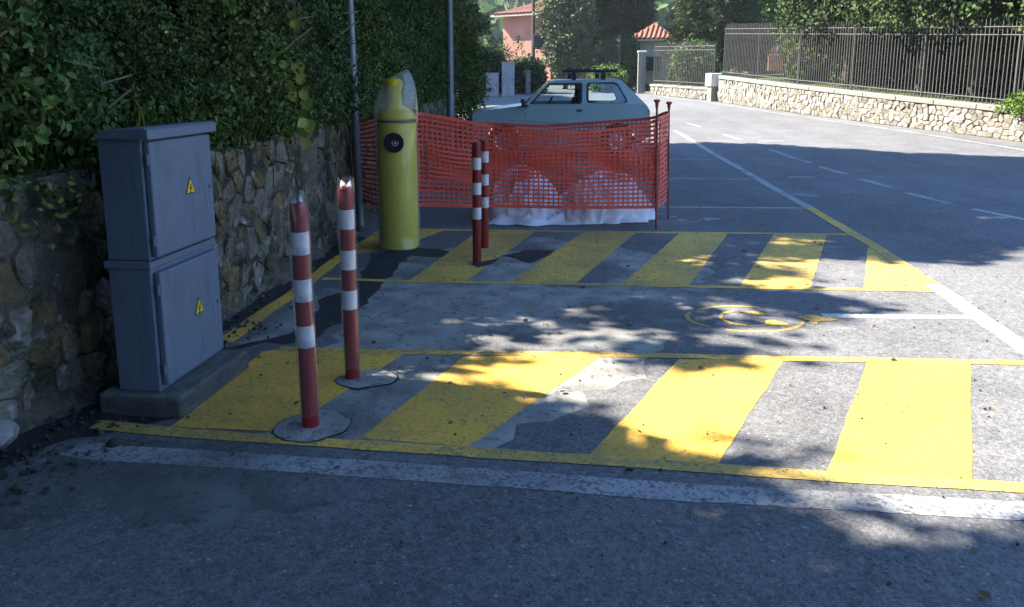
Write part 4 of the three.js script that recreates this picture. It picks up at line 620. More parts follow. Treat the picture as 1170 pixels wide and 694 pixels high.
{
  const car = thing('parked_car', 'pale teal boxy three door hatchback with black roof rack', 'car', [-0.78, gy(0, -15.6), -15.68]);
  const v2 = (P) => P.map(([a, b]) => new THREE.Vector2(a, b));
  const arch = (cx, r, n = 10) => { const o = []; for (let i = 0; i <= n; i++) { const t = Math.PI * i / n; o.push([cx + Math.cos(t) * r, 0.29 + Math.sin(t) * r]); } return o; };
  const zAt = (y) => (y < 0.62 ? 0.725 + 0.01 * (y - 0.2) : y < 0.95 ? 0.733 - 0.02 * (y - 0.62) : 0.726 - 0.24 * (y - 0.95));
  const panel = (P, holes, depth = 0.028) => { const s = new THREE.Shape(v2(P)); (holes ?? []).forEach((h) => s.holes.push(new THREE.Path(v2(h)))); return new THREE.ExtrudeGeometry(s, { depth, bevelEnabled: false, curveSegments: 6 }); };
  const onSide = (g, side, lift = 0) => { const p = g.attributes.position; for (let i = 0; i < p.count; i++) { const y = p.getY(i), z = zAt(y) - 0.028 + p.getZ(i) + lift; p.setZ(i, side * z); } if (side < 0) { const q = g.index ? g.toNonIndexed() : g, a = q.attributes.position.array; for (let i = 0; i < a.length; i += 9) for (let k = 0; k < 3; k++) { const t = a[i + k]; a[i + k] = a[i + 3 + k]; a[i + 3 + k] = t; } g = q; } g.computeVertexNormals(); return g; };
  const round = (P, r) => { const o = []; for (let i = 0; i < P.length; i++) { const a = P[(i + P.length - 1) % P.length], b = P[i], c = P[(i + 1) % P.length], da = Math.hypot(a[0] - b[0], a[1] - b[1]), dc = Math.hypot(c[0] - b[0], c[1] - b[1]), ra = Math.min(r, da / 2), rc = Math.min(r, dc / 2), p = [lerp(b[0], a[0], ra / da), lerp(b[1], a[1], ra / da)], q = [lerp(b[0], c[0], rc / dc), lerp(b[1], c[1], rc / dc)]; for (let k = 0; k <= 4; k++) { const t = k / 4, u = 1 - t; o.push([u * u * p[0] + 2 * u * t * b[0] + t * t * q[0], u * u * p[1] + 2 * u * t * b[1] + t * t * q[1]]); } } return o; };
  const w1 = round([[1.13, 0.985], [1.49, 1.355], [2.09, 1.37], [2.08, 0.99]], 0.045), w2 = round([[2.2, 1.0], [2.2, 1.37], [2.75, 1.375], [2.95, 1.03], [2.9, 1.0]], 0.07);
  const lower = [[0.06, 0.4], [0.03, 0.6], [0.035, 0.79], [0.07, 0.83], [1.02, 0.955], [3.3, 0.97], [3.35, 0.9], [3.375, 0.5], [3.33, 0.34], [3.12, 0.3], ...arch(2.78, 0.34), [2.4, 0.24], [1.0, 0.24], ...arch(0.62, 0.34), [0.24, 0.3]];
  const upper = [[1.02, 0.962], [1.5, 1.395], [1.58, 1.415], [2.72, 1.43], [2.86, 1.405], [3.3, 0.972]];
  for (const side of [1, -1]) {
    mesh('body_side', onSide(panel(lower), side), M.carPaint, car);
    const fr = mesh('window_frame', onSide(panel(upper, [w1, w2]), side), M.carPaint, car);
    for (const w of [w1, w2]) {
      const c = [w.reduce((a, p) => a + p[0], 0) / w.length, w.reduce((a, p) => a + p[1], 0) / w.length], k = (f) => w.map(([x, y]) => [lerp(x, c[0], f), lerp(y, c[1], f)]);
      mesh('window_seal', onSide(panel(k(-0.045), [k(0.055)], 0.008), side, 0.024), M.rubber, fr);
      mesh('window_pane', onSide(panel(k(0.0), null, 0.004), side, 0.008), M.glass, fr);
    }
    mesh('lower_trim', onSide(panel([[1.0, 0.42], [1.0, 0.5], [2.4, 0.5], [2.4, 0.42]], null, 0.012), side, 0.028), M.carLow, car);
    mesh('sill_stripe', onSide(panel([[0.98, 0.5], [0.3, 0.7], [0.3, 0.715], [2.44, 0.6], [2.44, 0.5]].slice(2), null, 0.004), side, 0.026), M.carLow, car);
    for (const [x0, x1, y0, y1] of [[1.03, 1.04, 0.3, 0.955], [2.125, 2.135, 0.3, 1.4]]) mesh('door_gap', onSide(panel([[x0, y0], [x0 + 0.004, y1], [x1 + 0.004, y1], [x1, y0]], null, 0.004), side, 0.0255), M.rubber, car);
    mesh('door_handle', onSide(panel([[2.0, 0.84], [2.0, 0.88], [2.1, 0.88], [2.1, 0.84]], null, 0.022), side, 0.026), M.plastic, car);
    mesh('side_indicator', onSide(panel([[0.76, 0.66], [0.76, 0.69], [0.81, 0.69], [0.81, 0.66]], null, 0.01), side, 0.026), M.amber, car);
    const mir = mesh('wing_mirror', [rbox(0.09, 0.11, 0.15, 0.025, 1.0, 0.985, side * 0.82), rbox(0.06, 0.04, 0.12, 0.015, 1.06, 0.95, side * 0.75)], M.plastic, car);
    void mir;
    for (const x of [0.62, 2.78]) { const w = mesh('wheel', T(new THREE.TorusGeometry(0.225, 0.062, 12, 30), x, 0.285, side * 0.665), M.rubber, car); mesh('rim', new THREE.LatheGeometry([[0, 0.03], [0.06, 0.035], [0.1, 0.015], [0.17, 0.02], [0.185, 0.05], [0.185, -0.05], [0, -0.05]].map(([a, b]) => new THREE.Vector2(a, b)), 24).rotateX(side * Math.PI / 2).translate(x, 0.285, side * 0.68), M.steel, w); }
    mesh('headlight', rbox(0.05, 0.15, 0.27, 0.015, 0.045, 0.69, side * 0.52), M.lens, car);
    mesh('tail_light', rbox(0.05, 0.19, 0.1, 0.012, 3.355, 0.78, side * 0.66), M.tail, car);
  }
  // skins across the car, each a bent slab between two profile points
  const slab = (P, th, inset = 0.004) => { const pos = [], idx = [], m = 9; P.forEach(([x, y], i) => { const a = P[Math.max(0, i - 1)], b = P[Math.min(P.length - 1, i + 1)], L = Math.hypot(b[0] - a[0], b[1] - a[1]), nx = -(b[1] - a[1]) / L, ny = (b[0] - a[0]) / L, hz = zAt(y) - inset; for (let k = 0; k < m; k++) { const t = k / (m - 1) * 2 - 1, c = 0.022 * (1 - t * t); pos.push(x + nx * c, y + ny * c, t * hz, x + nx * (c - th), y + ny * (c - th), t * hz); } if (i) for (let k = 0; k < m - 1; k++) { const q = (i * m + k) * 2, p = q - m * 2; idx.push(p, q, p + 2, q, q + 2, p + 2, p + 1, p + 3, q + 1, q + 1, p + 3, q + 3); } }); return geo(pos, idx); };
  mesh('bonnet', slab([[0.045, 0.8], [0.08, 0.834], [0.4, 0.878], [1.03, 0.96]], 0.02), M.carPaint, car);
  mesh('windscreen', slab([[1.05, 0.985], [1.28, 1.2], [1.5, 1.392]], 0.006, 0.05), M.glass, car);
  mesh('windscreen_seal', slab([[1.0, 0.958], [1.06, 0.99]], 0.012, 0.006), M.rubber, car);
  mesh('roof', slab([[1.5, 1.396], [1.58, 1.417], [2.1, 1.426], [2.72, 1.432], [2.86, 1.407], [2.93, 1.34]], 0.022), M.carPaint, car);
  mesh('rear_window', slab([[2.94, 1.335], [3.24, 1.03]], 0.006, 0.06), M.glass, car);
  mesh('tailgate', slab([[3.24, 1.035], [3.32, 0.95], [3.36, 0.87], [3.375, 0.5]], 0.02), M.carPaint, car);
  mesh('front_grille', slab([[0.03, 0.56], [0.035, 0.8]], 0.02), M.plastic, car);
  mesh('bumper', [rbox(0.13, 0.19, 1.46, 0.04, 0.05, 0.47, 0)], M.carLow, car); mesh('bumper', [rbox(0.13, 0.19, 1.46, 0.04, 3.35, 0.45, 0)], M.carLow, car);
  mesh('floor', [box(3.1, 0.04, 1.36, 1.7, 0.27, 0), box(0.03, 0.62, 1.38, 0.98, 0.62, 0)], M.plastic, car);
  mesh('dashboard', [rbox(0.34, 0.12, 1.3, 0.03, 1.22, 0.88, 0)], M.plastic, car);
  mesh('steering_wheel', [T(new THREE.TorusGeometry(0.17, 0.014, 8, 26), 1.48, 0.96, 0.33, 0, Math.PI / 2 + 0.0, -0.5)], M.plastic, car);
  for (const z of [-0.34, 0.34]) mesh('seat', [rbox(0.48, 0.16, 0.46, 0.05, 1.72, 0.47, z), T(new RoundedBoxGeometry(0.13, 0.6, 0.44, 2, 0.05), 2.0, 0.8, z, 0, 0, -0.22), T(new RoundedBoxGeometry(0.09, 0.17, 0.26, 2, 0.04), 2.085, 1.17, z, 0, 0, -0.2)], M.seat, car);
  mesh('rear_bench', [rbox(0.42, 0.16, 1.2, 0.05, 2.55, 0.5, 0), rbox(0.13, 0.46, 1.2, 0.05, 2.82, 0.75, 0)], M.seat, car);
  // roof rack
  const rack = mesh('roof_rack', [rbox(0.045, 0.03, 1.22, 0.01, 1.95, 1.56, 0), rbox(0.045, 0.03, 1.22, 0.01, 2.5, 1.56, 0), rbox(0.98, 0.05, 0.1, 0.012, 2.28, 1.598, 0.5), rbox(0.98, 0.05, 0.1, 0.012, 2.28, 1.598, -0.5)], M.rubber, car);
  for (const x of [1.95, 2.5]) for (const z of [-0.57, 0.57]) mesh('rack_foot', rbox(0.075, 0.16, 0.06, 0.012, x, 1.478, z), M.rubber, rack);
}

// ---------------------------------------------------------------- right-hand wall, coping and railings
const RW = path([[12.9, -10], [12.2, -13.5], [11.75, -15.5], [11.15, -18.5], [10.1, -22], [9.15, -26], [8.15, -31.4]]);
const rwTop = (x, z) => 0.96 + 0.0565 * (-z - 18.7);
const bent = (P, r, n = 6) => taper(P, P.map(() => r), n);
M.iron = std({ map: tex(64, 256, (u, v) => { const c = fbm(u * 5, v * 20, 851, 4, 0); return [0.24 + 0.14 * c, 0.24 + 0.12 * c, 0.24 + 0.11 * c]; }), roughness: 0.7, metalness: 0.2 });
function railings(label, q, side, back, y0, h, pitch, rails, s0 = 0, s1 = q.length) {
  const a0 = q.at((s0 + s1) / 2), o = thing('iron_railing', label, 'railing', [0, 0, 0], 0);
  const barG = mergeGeometries([clean(box(0.018, h - 0.06, 0.018, 0, (h - 0.06) / 2, 0)), clean(new THREE.ConeGeometry(0.012, 0.06, 4).translate(0, h - 0.03, 0))]);
  const n = Math.floor((s1 - s0) / pitch), P = (s) => { const a = q.at(s); return V(a.x + a.dz * side * back, y0(a.x, a.z), a.z - a.dx * side * back); };
  for (let i = 0; i <= n; i++) { const b = mesh('bar', barG, M.iron, o); b.position.copy(P(s0 + i * pitch)); b.rotation.y = 0.3; }
  for (const r of rails) { const pts = []; for (let i = 0; i <= 24; i++) { const p = P(lerp(s0, s1, i / 24)); p.y += r; pts.push(p); } mesh('rail', bent(pts, 0.019, 6), M.iron, o); }
  const k = Math.max(1, Math.round((s1 - s0) / 2.6)); for (let i = 0; i <= k; i++) { const p = P(lerp(s0, s1, i / k)); mesh('post', box(0.045, h * 0.93 + 0.05, 0.045, p.x, p.y + h * 0.465 - 0.03, p.z), M.iron, o); }
  void a0; return o;
}
{
  const w = thing('rubble_wall', 'low pale rubble wall in sunlight along the right side of the road', 'wall');
  core(w, 'mortar_core', RW, -1, (x, z) => gy(x, z), (x, z) => rwTop(x, z) - 0.13, 0.38, M.paleMortar, 0.012);
  rubble(w, RW, -1, 0.7, (x, z) => [gy(x, z), rwTop(x, z) - 0.14], 0.2, 0.15, 0.005, 0.045, M.paleStone, V(10.5, 1, -21));
  const n = 17; for (let i = 0; i < n; i++) { const a = RW.at(RW.length * (i + 0.005) / n), b = RW.at(RW.length * (i + 0.995) / n), L = Math.hypot(b.x - a.x, b.z - a.z), mx = (a.x + b.x) / 2, mz = (a.z + b.z) / 2, m = mesh('coping_block', new RoundedBoxGeometry(0.44, 0.13 + 0.0008 * (i % 3), L, 2, 0.02), M.coping, w); m.position.set(mx + 0.15 * (-(b.z - a.z) / L), rwTop(mx, mz) - 0.065, mz + 0.15 * ((b.x - a.x) / L)); m.rotation.order = 'YXZ'; m.rotation.y = Math.atan2(b.x - a.x, b.z - a.z); m.rotation.x = -Math.atan2(rwTop(b.x, b.z) - rwTop(a.x, a.z), L); }
  railings('tall iron railing on the sunlit rubble wall, before the dark trees', RW, -1, 0.16, (x, z) => rwTop(x, z) - 0.01, 2.02, 0.118, [0.14, 1.6, 1.78]);
}
const RW2 = path([[8.0, -32.2], [7.2, -34.3], [6.35, -36.6]]);
const rw2Top = (x, z) => 1.2 + 0.028 * (-z - 32);
{
  const p = thing('gate_pillar', 'white stone pillar where the two low walls meet', 'pillar', [8.0, gy(8, -31.8), -31.75], 0.25);
  mesh('shaft', rbox(0.36, 0.62, 0.36, 0.02, 0, 0.28, 0), M.coping, p); mesh('head_block', rbox(0.5, 0.52, 0.5, 0.05, 0, 0.83, 0), M.whitewash = std({ map: stoneTex(411, [0.74, 0.73, 0.7], [0.84, 0.83, 0.8], [0.6, 0.58, 0.52], 0.2), roughness: 0.9 }), p);
  const w = thing('rubble_wall', 'lower pale wall beyond the white pillar', 'wall');
  core(w, 'mortar_core', RW2, -1, (x, z) => gy(x, z), (x, z) => rw2Top(x, z) - 0.12, 0.35, M.paleMortar, 0.012);
  rubble(w, RW2, -1, 0.4, (x, z) => [gy(x, z), rw2Top(x, z) - 0.12], 0.27, 0.2, 0.01, 0.04, M.paleStone, V(6, 1, -30));
  const n = 4; for (let i = 0; i < n; i++) { const a = RW2.at(RW2.length * (i + 0.005) / n), b = RW2.at(RW2.length * (i + 0.995) / n), L = Math.hypot(b.x - a.x, b.z - a.z), mx = (a.x + b.x) / 2, mz = (a.z + b.z) / 2, m = mesh('coping_block', new RoundedBoxGeometry(0.42, 0.12, L, 2, 0.02), M.coping, w); m.position.set(mx + 0.14 * (-(b.z - a.z) / L), rw2Top(mx, mz) - 0.06, mz + 0.14 * ((b.x - a.x) / L)); m.rotation.y = Math.atan2(b.x - a.x, b.z - a.z); }
  railings('iron railing on the lower wall beyond the white pillar', RW2, -1, 0.16, (x, z) => rw2Top(x, z), 1.85, 0.125, [0.14, 1.48, 1.64]);
  const RW3 = path([[5.3, -39.5], [4.7, -40.5]]), RW4 = path([[4.6, -40.7], [3.1, -42.2]]);
  railings('tall dark iron gate beyond the car roof, by the cypress', RW3, -1, 0, (x, z) => gy(x, z), 2.75, 0.11, [0.2, 2.2, 2.45]);
  railings('brown railing left of the tall gate, above the car roof', RW4, -1, 0, (x, z) => gy(x, z) + 0.1, 2.2, 0.11, [0.2, 1.75, 1.92]);
  M.paleWood = M.whitewash;
  for (const [x, z, l] of [[5.95, -37.3, 'white gate post at the end of the lower wall'], [6.2, -37.9, 'second white gate post, just behind the first']]) { const g = thing('gate_post', l, 'post', [x, gy(x, z), z]); mesh('shaft', rbox(0.2, 1.9, 0.2, 0.02, 0, 0.93, 0), M.coping, g); mesh('cap', rbox(0.27, 0.08, 0.27, 0.03, 0, 1.91, 0), M.whitewash, g); }
}
// garden ground behind the walls, rising to the wooded hill
M.grassy = std({ map: (() => { const t = tex(512, 512, (u, v) => { const c = fbm(u * 8, v * 8, 861, 5, 8), h = hash2(Math.floor(u * 300), Math.floor(v * 300), 1); return [0.26 * (0.6 + 0.8 * c) + 0.05 * h, 0.34 * (0.6 + 0.8 * c) + 0.05 * h, 0.15 * (0.6 + 0.8 * c)]; }); t.repeat.set(0.35, 0.35); return t; })(), roughness: 1 });
{
  const q = path([...RW.P.map(([x, z]) => [x + 0.3, z]), [7.95, -32.5], [6.65, -36.7], [6.9, -44], [8, -60]]), n = 60, m = 14, pos = [], uv = [], idx = [];
  for (let i = 0; i <= n; i++) { const a = q.at(q.length * i / n); for (let k = 0; k <= m; k++) { const o = Math.pow(k / m, 1.8) * 70, x = a.x + o, z = a.z, t = a.z > -32 ? rwTop(a.x, a.z) : 1.3 + 0.02 * (-a.z - 32); pos.push(x, t - 0.2 + 0.07 * o + 0.4 * (fbm(x * 0.3, z * 0.3, 871) - 0.5) * clamp(o / 3), z); uv.push(x, z); } }
  const wd = m + 1; for (let i = 0; i < n; i++) for (let k = 0; k < m; k++) { const a = i * wd + k; idx.push(a, a + 1, a + wd, a + 1, a + wd + 1, a + wd); }
  structure(mesh('garden_ground', geo(pos, idx, uv), M.grassy), 'grassy garden ground behind the railings|ground');
}
{ // wooded hillside
  const hh = (x, z) => { const d = -z - 75; const dip = 1 - 0.72 * Math.exp(-(((x + 2 + 0.02 * d) / (14 + 0.05 * d)) ** 2)); return 1 + clamp(d / 260) ** 1.1 * 95 * dip * (0.8 + 0.4 * fbm(x * 0.012 + 7, z * 0.012, 881, 3)); };
  const xs = axis([[-320, 420, 9]]), ds = axis([[75, 340, 7]]), pos = [], uv = [], idx = [];
  ds.forEach((D) => xs.forEach((x) => { pos.push(x, hh(x, -D) + 2.2 * (fbm(x * 0.15, D * 0.15, 885, 3) - 0.5), -D); uv.push(x, D); }));
  const w = xs.length; for (let j = 0; j + 1 < ds.length; j++) for (let i = 0; i + 1 < w; i++) { const a = j * w + i; idx.push(a, a + 1, a + w, a + 1, a + w + 1, a + w); }
  const g = M.grassy.clone(); g.color = lin(0.55, 0.6, 0.5);
  structure(mesh('hill', geo(pos, idx, uv), g), 'green hillside closing the view|hill');
  const list = []; for (let i = 0; i < 5200; i++) { const D = lerp(85, 260, Math.pow(rnd(), 1.3)), x = rr(-0.25, 0.65) * D, z = -D; list.push([V(x, hh(x, z) + rr(0.5, 3.5), z), rr(6, 13)]); }
  const f = leaves('hillside_forest', spr.far, M.leafHill = leafMat(0.075, 0.115, 0.045, 0), list, scene, false, 0.45); f.userData = { kind: 'stuff', label: 'far woods covering the hillside', category: 'woods' };
}

// ---------------------------------------------------------------- trees and bushes in the distance
function crownTree(name, label, [x, z], y0, { r, y1, y2, n, sp = 'far', mat = M.leaf, k = [0.7, 1.3], trunk = 0.16, cone = 0, rough = 0.5, group, cat = 'tree', rz = r, keep }) {
  const o = thing(name, label, cat, [x, y0, z], 0, group), list = [], sd = x * 3.1 + z;
  for (let i = 0; i < n * 5 && list.length < n; i++) {
    const v = rnd(), th = rr(0, 6.28), prof = cone === 1 ? Math.pow(1 - v, 0.7) * Math.min(1, v * 6 + 0.55) : cone === 2 ? Math.sqrt(clamp(1 - v * v * 0.9)) : Math.sqrt(clamp(1 - (2 * v - 1) ** 2)), lump_ = 1 - rough / 2 + rough * noise(th * 1.9 + sd, v * 5 + sd, 901), q = prof * lump_ * Math.pow(rnd(), 0.4), p = V(Math.cos(th) * q * r, lerp(y1, y2, v), Math.sin(th) * q * rz);
    if (noise(p.x * 1.1 + sd, p.y * 1.1 + p.z, 903) < 0.26 && q > 0.6) continue;
    if (keep && !keep(p.x + x, p.y + y0, p.z + z)) continue;
    list.push([p, rr(...k)]);
  }
  const g = [taper([V(0, -0.15, 0), V(0.05, y1 * 0.6, 0.03), V(0, lerp(y1, y2, 0.45), 0), V(0, lerp(y1, y2, 0.85), 0)], [trunk, trunk * 0.8, trunk * 0.5, trunk * 0.12], 8)];
  for (let i = 0; i < 9 && list.length; i++) { const e = list[Math.floor(rnd() * list.length)][0], b = V(0, Math.max(0.05, Math.min(e.y * 0.75, y1 + 0.4 * (y2 - y1))), 0); g.push(taper([b, b.clone().lerp(e, 0.5).add(V(0, 0.1, 0)), e], [trunk * 0.35, trunk * 0.2, 0.01], 5)); }
  mesh(cat === 'tree' ? 'trunk' : 'stem', g, M.bark, o); leaves(cat === 'tree' ? 'crown' : 'foliage', spr[sp], mat, list, o, false, 0.5); return o;
}
const grp = 'garden trees behind the railings';
// dense row of evergreens behind the railing: bare trunks below, closed crowns above
[['evergreen tree behind the railing at the right edge', 6.6], ['evergreen tree behind the railing, second from the right edge', 9.2], ['evergreen tree behind the middle of the railing', 11.5], ['evergreen tree behind the railing, left of the middle', 13.8], ['leftmost evergreen of the dark row behind the railing', 16.8]].forEach(([l, s], i) => {
  const a = RW.at(s), x = a.x + 1.9 + 0.3 * (i % 2), z = a.z, y0 = rwTop(a.x, a.z) + 0.1;
  crownTree('evergreen_tree', l, [x, z], y0, { r: 2.4, y1: 1.7, y2: 8, n: 5200, sp: 'mid', mat: M.leafDark, k: [0.8, 1.4], trunk: 0.17, cone: 2, rough: 0.3, group: grp });
});
{ // hedge closing the view under their crowns
  const o = thing('garden_hedge', 'clipped hedge behind the evergreen trunks and railing', 'hedge', [0, 0, 0]), list = [];
  for (let i = 0; i < 14000; i++) { const s = rr(0, 20), a = RW.at(s), back = lerp(3.3, 1.5, clamp((s - 12) / 7)) + rr(0, 0.9) + 0.5 * noise(s, 2, 911), x = a.x + back, z = a.z - 0.22 * back; list.push([V(x, rwTop(a.x, a.z) + rr(-0.2, 3.4), z), rr(0.8, 1.4)]); }
  leaves('foliage', spr.mid, M.leafShrub, list, o, false, 0.4);
}
crownTree('leafy_bush', 'sunlit bush spilling over the railing at the right edge', [11.75, -16.6], 0.9, { r: 0.95, y1: 1.1, y2: 3.2, n: 1300, sp: 'shrubBig', mat: M.leafLight, k: [1, 1.8], trunk: 0.05, cat: 'bush' });
crownTree('creeping_plant', 'bright green plant spilling over the coping at the right edge', [11.3, -17.1], rwTop(11.3, -17.1), { r: 0.75, rz: 0.75, y1: -0.03, y2: 0.32, n: 500, sp: 'shrubBig', mat: M.leafLight, k: [0.8, 1.3], trunk: 0.012, cone: 2, cat: 'plant' });
crownTree('leafy_bush', 'mid green bush touching the railing left of the dark row', [10.7, -28.8], 1.5, { r: 1.0, y1: 0, y2: 2.4, n: 1100, sp: 'shrubBig', mat: M.leaf, k: [1.2, 2.2], trunk: 0.05, cat: 'bush' });
crownTree('cypress', 'large dark conifer behind the railing by the white pillar', [9.85, -39], 1.6, { r: 2.0, y1: 0.9, y2: 12, n: 5200, sp: 'needle', mat: M.cypress, k: [1.2, 2.2], trunk: 0.25, cone: 2, rough: 0.35, group: grp });
crownTree('cypress', 'tall slim cypress with its left side in the sun, above the car roof', [4.55, -44.5], 1.1, { r: 1.0, y1: 0.6, y2: 13, n: 3600, sp: 'needle', mat: M.cypress, k: [1, 1.8], trunk: 0.18, cone: 2, rough: 0.3, group: grp });
crownTree('cypress', 'broad dark conifer right of the slim cypress', [6.3, -46.5], 1.2, { r: 1.9, y1: 0.6, y2: 13, n: 5000, sp: 'needle', mat: M.cypress, k: [1.1, 2], trunk: 0.22, cone: 2, rough: 0.3, group: grp });
crownTree('olive_tree', 'grey green olive like tree beside the pink house', [2.75, -41.5], gy(0, -41), { r: 1.2, y1: 0.7, y2: 6.2, n: 2600, sp: 'shrubBig', mat: M.leafGrey, k: [1.8, 3.2], trunk: 0.14, rough: 0.7 });
crownTree('leafy_bush', 'low green bush just above the car roof rack', [4.6, -38.6], gy(0, -38.6), { r: 1.0, y1: 0, y2: 1.15, n: 700, sp: 'shrubBig', mat: M.leaf, k: [1.4, 2.4], trunk: 0.04, cat: 'bush' });
crownTree('leafy_bush', 'dark bush between the tall gate and the white gate posts', [5.7, -40.5], gy(0, -40), { r: 0.8, y1: 0, y2: 2.6, n: 1000, sp: 'shrubBig', mat: M.leafDark, k: [1.4, 2.4], trunk: 0.04, cat: 'bush' });
crownTree('leafy_bush', 'green bush behind the lower wall railing', [8.2, -36.2], 1.1, { r: 1.1, y1: 0, y2: 1.9, n: 1500, sp: 'shrubBig', mat: M.leaf, k: [1.6, 2.6], trunk: 0.05, cat: 'bush' });
crownTree('leafy_bush', 'sunlit pale green bush on the garden slope right of the large conifer', [14.0, -45], 2.2, { r: 2.3, y1: -0.2, y2: 4.6, n: 2400, sp: 'far', mat: M.leafLight, k: [0.5, 0.9], trunk: 0.06, cat: 'bush', cone: 2 });
crownTree('leafy_bush', 'pale green bush high on the garden slope', [16.6, -50], 2.8, { r: 2.8, y1: -0.2, y2: 3.6, n: 2400, sp: 'far', mat: M.leafLight, k: [0.5, 1.0], trunk: 0.06, cat: 'bush', cone: 2 });
crownTree('roadside_tree', 'dark tree at the left corner beyond the wall end', [-1.75, -27], gy(0, -27), { r: 2.3, y1: 2.6, y2: 8, n: 3000, sp: 'far', mat: M.leafDark, k: [0.45, 0.85], trunk: 0.16, rough: 0.8, keep: (x, y, z) => x < -0.15 && x + 0.97 * y < 2.3 });
crownTree('roadside_tree', 'dark tree behind the far service boxes', [-4.6, -34], gy(0, -34), { r: 3.4, y1: 1.8, y2: 8.5, n: 3600, sp: 'far', mat: M.leafDark, k: [0.6, 1.0], trunk: 0.2, rough: 0.7, keep: (x, y) => x + 0.97 * y < 3 });
crownTree('leafy_bush', 'sunlit yellow green bush at the far end of the retaining wall', [-1.15, -17.6], gy(0, -17.6), { r: 0.55, y1: 0, y2: 2.6, n: 1200, sp: 'shrub', mat: M.leafLight, k: [1, 1.7], trunk: 0.03, cat: 'bush' });
{
  const o = thing('dark_hedge', 'dark hedge behind the far service boxes', 'hedge', [0, 0, 0]), list = [];
  for (let i = 0; i < 5200; i++) { const x = rr(-6.5, 1.5), z = -37 - rr(0, 0.9) - 0.25 * x; list.push([V(x, gy(x, z) + rr(0, (x > -0.4 ? 1.25 : 1.9) + 0.5 * noise(x * 1.4, 3, 921)), z), rr(0.35, 0.7)]); }
  leaves('foliage', spr.far, M.leafDark, list, o, false, 0.45);
  const b = thing('leafy_bush', 'loose dark bush in front of the pink house', 'bush', [-0.2, gy(0, -39), -39.2]), l2 = [];
  for (let i = 0; i < 1000; i++) { const t = rnd(); l2.push([V(rr(-1.6, 0.8), 0.6 + 1.6 * t * noise(rnd() * 9, 2, 5) * 1.4, rr(-0.5, 0.5)), rr(0.22, 0.45)]); }
  leaves('foliage', spr.far, M.leafDark, l2, b, false, 0.5); mesh('stem', [0, 1, 2, 3, 4].map(() => { const e = l2[Math.floor(rnd() * 900)][0]; return taper([V(e.x * 0.6, -0.1, 0), V(e.x * 0.8, e.y * 0.5, e.z * 0.5), e], [0.03, 0.02, 0.006], 5); }), M.bark, b);
}

// ---------------------------------------------------------------- buildings and street furniture far away
const plaster = (s, c) => std({ map: tex(256, 256, (u, v) => { const g = 0.9 + 0.22 * (fbm(u * 5, v * 5, s, 5, 5) - 0.5); return c.map((q) => q * g); }), roughness: 0.9 });
M.pink = plaster(931, [0.74, 0.53, 0.45]); M.cream = plaster(935, [0.8, 0.76, 0.68]); M.tile = std({ map: (() => { const t = tex(256, 256, (u, v) => { const g = 0.8 + 0.4 * fbm(u * 9, v * 9, 941, 4, 9); return [0.56 * g, 0.36 * g, 0.28 * g]; }); return t; })(), roughness: 0.9 });
M.shutter = std({ color: lin(0.05, 0.075, 0.06), roughness: 0.6 }); M.darkGlass = phys({ color: lin(0.02, 0.024, 0.03), roughness: 0.08 });
function house(label, [x, z], turn, y0, W, D, H, over, slope, wall, wins, name = 'house') { // front face towards local +z, right corner at the origin
  const o = thing(name, label, name, [x, y0, z], turn);
  mesh('wall', box(W, H, D, -W / 2, H / 2 - 0.1, -D / 2), wall, o);
  const roof = thing_(o); const rh = slope * (D / 2 + over), x0 = -W - over, x1 = over, z0 = -D - over, z1 = over, zm = -D / 2, th = 0.1, y = H - 0.1;
  const g = geo([x0, y, z1, x1, y, z1, x1 - (D / 2 + over) * 0.9, y + rh, zm, x0 + (D / 2 + over) * 0.9, y + rh, zm, x0, y, z0, x1, y, z0], [0, 1, 2, 0, 2, 3, 4, 3, 2, 4, 2, 5, 0, 3, 4, 1, 5, 2]).toNonIndexed(); g.computeVertexNormals();
  const rf = mesh('roof', g, M.tile, o); mesh('eave', box(W + 2 * over - 0.02, th, D + 2 * over - 0.02, -W / 2, y - th / 2 - 0.004, zm), M.cream, rf);
  const row = new THREE.CylinderGeometry(0.09, 0.09, 1, 7, 1, true, 0, Math.PI); void row; void roof;
  // rows of curved tiles down the front slope
  const nt = Math.floor((W + 2 * over) / 0.24); for (let i = 0; i < nt; i++) { const px = x0 + 0.12 + i * 0.24, run = D / 2 + over, k = Math.min(1, (px - x0) / (run * 0.9), (x1 - px) / (run * 0.9)); if (k < 0.08) continue; const a = V(px, y + 0.02, z1 + 0.02), b = V(px, y + 0.02 + rh * k, lerp(z1, zm, k)); mesh('tile_row', taper([a, b], [0.075, 0.075], 6), M.tile, rf); }
  for (const [wx, wy, ww, wh] of wins) { const w = mesh('window', box(ww, wh, 0.06, wx, wy, 0.01), M.darkGlass, o); for (const s of [-1, 1]) mesh('shutter', box(ww * 0.48, wh + 0.06, 0.05, wx + s * ww * 0.76, wy, 0.03), M.shutter, w); mesh('sill', box(ww + 0.2, 0.06, 0.16, wx, wy - wh / 2 - 0.05, 0.06), M.cream, w); }
  return o;
}
function thing_(o) { return o; }
house('pink house with a tiled roof beyond the road bend', [2.2, -46], -0.64, gy(0, -46) - 0.2, 3.4, 6, 4.35, 0.55, 0.3, M.pink, [[-2.6, 1.1, 0.5, 0.9]]);
house('small cream outbuilding with a terracotta roof by the white gate posts', [8.0, -41.2], -0.35, gy(0, -41), 1.7, 2.2, 2.65, 0.35, 0.62, M.cream, [[-0.8, 1.3, 0.45, 0.7]], 'outbuilding');
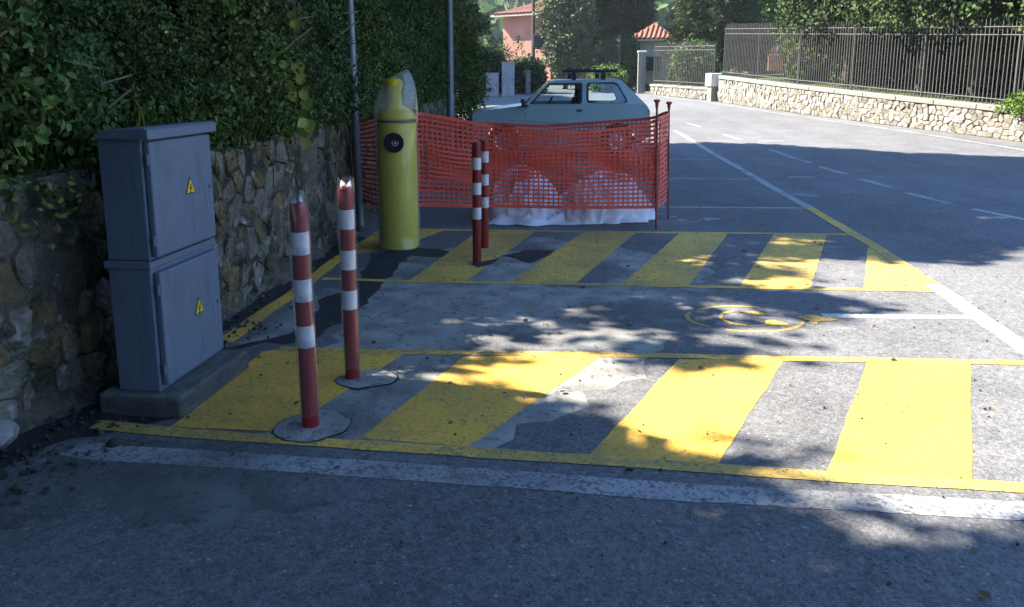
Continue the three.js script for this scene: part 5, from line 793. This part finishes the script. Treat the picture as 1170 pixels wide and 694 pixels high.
{
  const s = thing('garden_oven', 'small terracotta brick garden oven seen through the railing', 'oven', [12.3, 1.95, -36.5], -0.3);
  M.brick = plaster(951, [0.62, 0.42, 0.34]);
  mesh('base', rbox(1.3, 0.75, 1, 0.04, 0, 0.3, 0), M.brick, s); mesh('hood', new THREE.SphereGeometry(0.62, 18, 10, 0, 6.2832, 0, Math.PI / 2).scale(1, 0.9, 0.8).translate(0, 0.68, 0), M.brick, s); mesh('oven_mouth', rbox(0.5, 0.36, 0.12, 0.04, 0, 0.88, 0.46), M.black, s);
}
M.boxGrey = plaster(955, [0.66, 0.67, 0.68]); M.boxBrown = plaster(959, [0.4, 0.32, 0.28]); M.boxPale = plaster(961, [0.5, 0.5, 0.5]);
for (const [x, z, w, h, d, m, label, n] of [[-0.17, -35, 0.55, 1.45, 0.4, M.boxGrey, 'tall pale grey service cabinet beyond the car bonnet', 'service_cabinet'], [-0.86, -35, 0.55, 0.98, 0.4, M.boxGrey, 'low pale grey service cabinet left of the tall one', 'service_cabinet'], [-1.55, -35.2, 0.62, 0.92, 0.5, M.boxBrown, 'brown service box left of the grey cabinets', 'service_cabinet'], [0.72, -36, 0.2, 1.05, 0.2, M.boxPale, 'slim grey meter pillar by the utility pole', 'meter_pillar']]) {
  const y = gy(x, z), o = thing(n, label, 'cabinet', [x, y, z]);
  mesh('housing', rbox(w, h, d, 0.02, 0, h / 2 - 0.01, 0), m, o); const dr = mesh('door', rbox(w - 0.08, h - 0.14, 0.02, 0.008, 0, h / 2, d / 2 + 0.004), m, o); mesh('handle', box(0.03, 0.1, 0.03, w * 0.3, h * 0.5, d / 2 + 0.02), M.plastic, dr); mesh('lid', rbox(w + 0.05, 0.05, d + 0.05, 0.015, 0, h + 0.01, 0), m, o);
}
{
  const o = thing('utility_pole', 'dark wooden utility pole with a black box before the pink house', 'pole', [1.1, gy(0, -42), -41.8]);
  mesh('shaft', taper([V(0, -0.1, 0), V(0, 4, 0), V(0.02, 7.5, 0)], [0.11, 0.09, 0.075], 10), M.bark, o); const b = mesh('box', rbox(0.56, 0.64, 0.3, 0.03, 0.27, 2.42, 0.05), M.plastic, o); mesh('bracket', box(0.5, 0.05, 0.2, 0.2, 2.06, 0.04), M.plastic, b);
}

// ---------------------------------------------------------------- what stands behind the camera: trees and hedge that darken the near side
[['roadside tree behind the camera on the left', -2.6, 5.2], ['roadside tree behind the camera in the middle', 1.2, 7.2], ['roadside tree behind the camera on the right', 5.2, 9.2]].forEach(([l, x, z]) => crownTree('roadside_tree', l, [x, z], 0, { r: 3.0, y1: 0.5, y2: 8.5, n: 3800, sp: 'far', mat: M.leafDark, k: [0.8, 1.3], trunk: 0.2, rough: 0.4, group: 'trees behind the camera' }));

renderer.render(scene, camera);
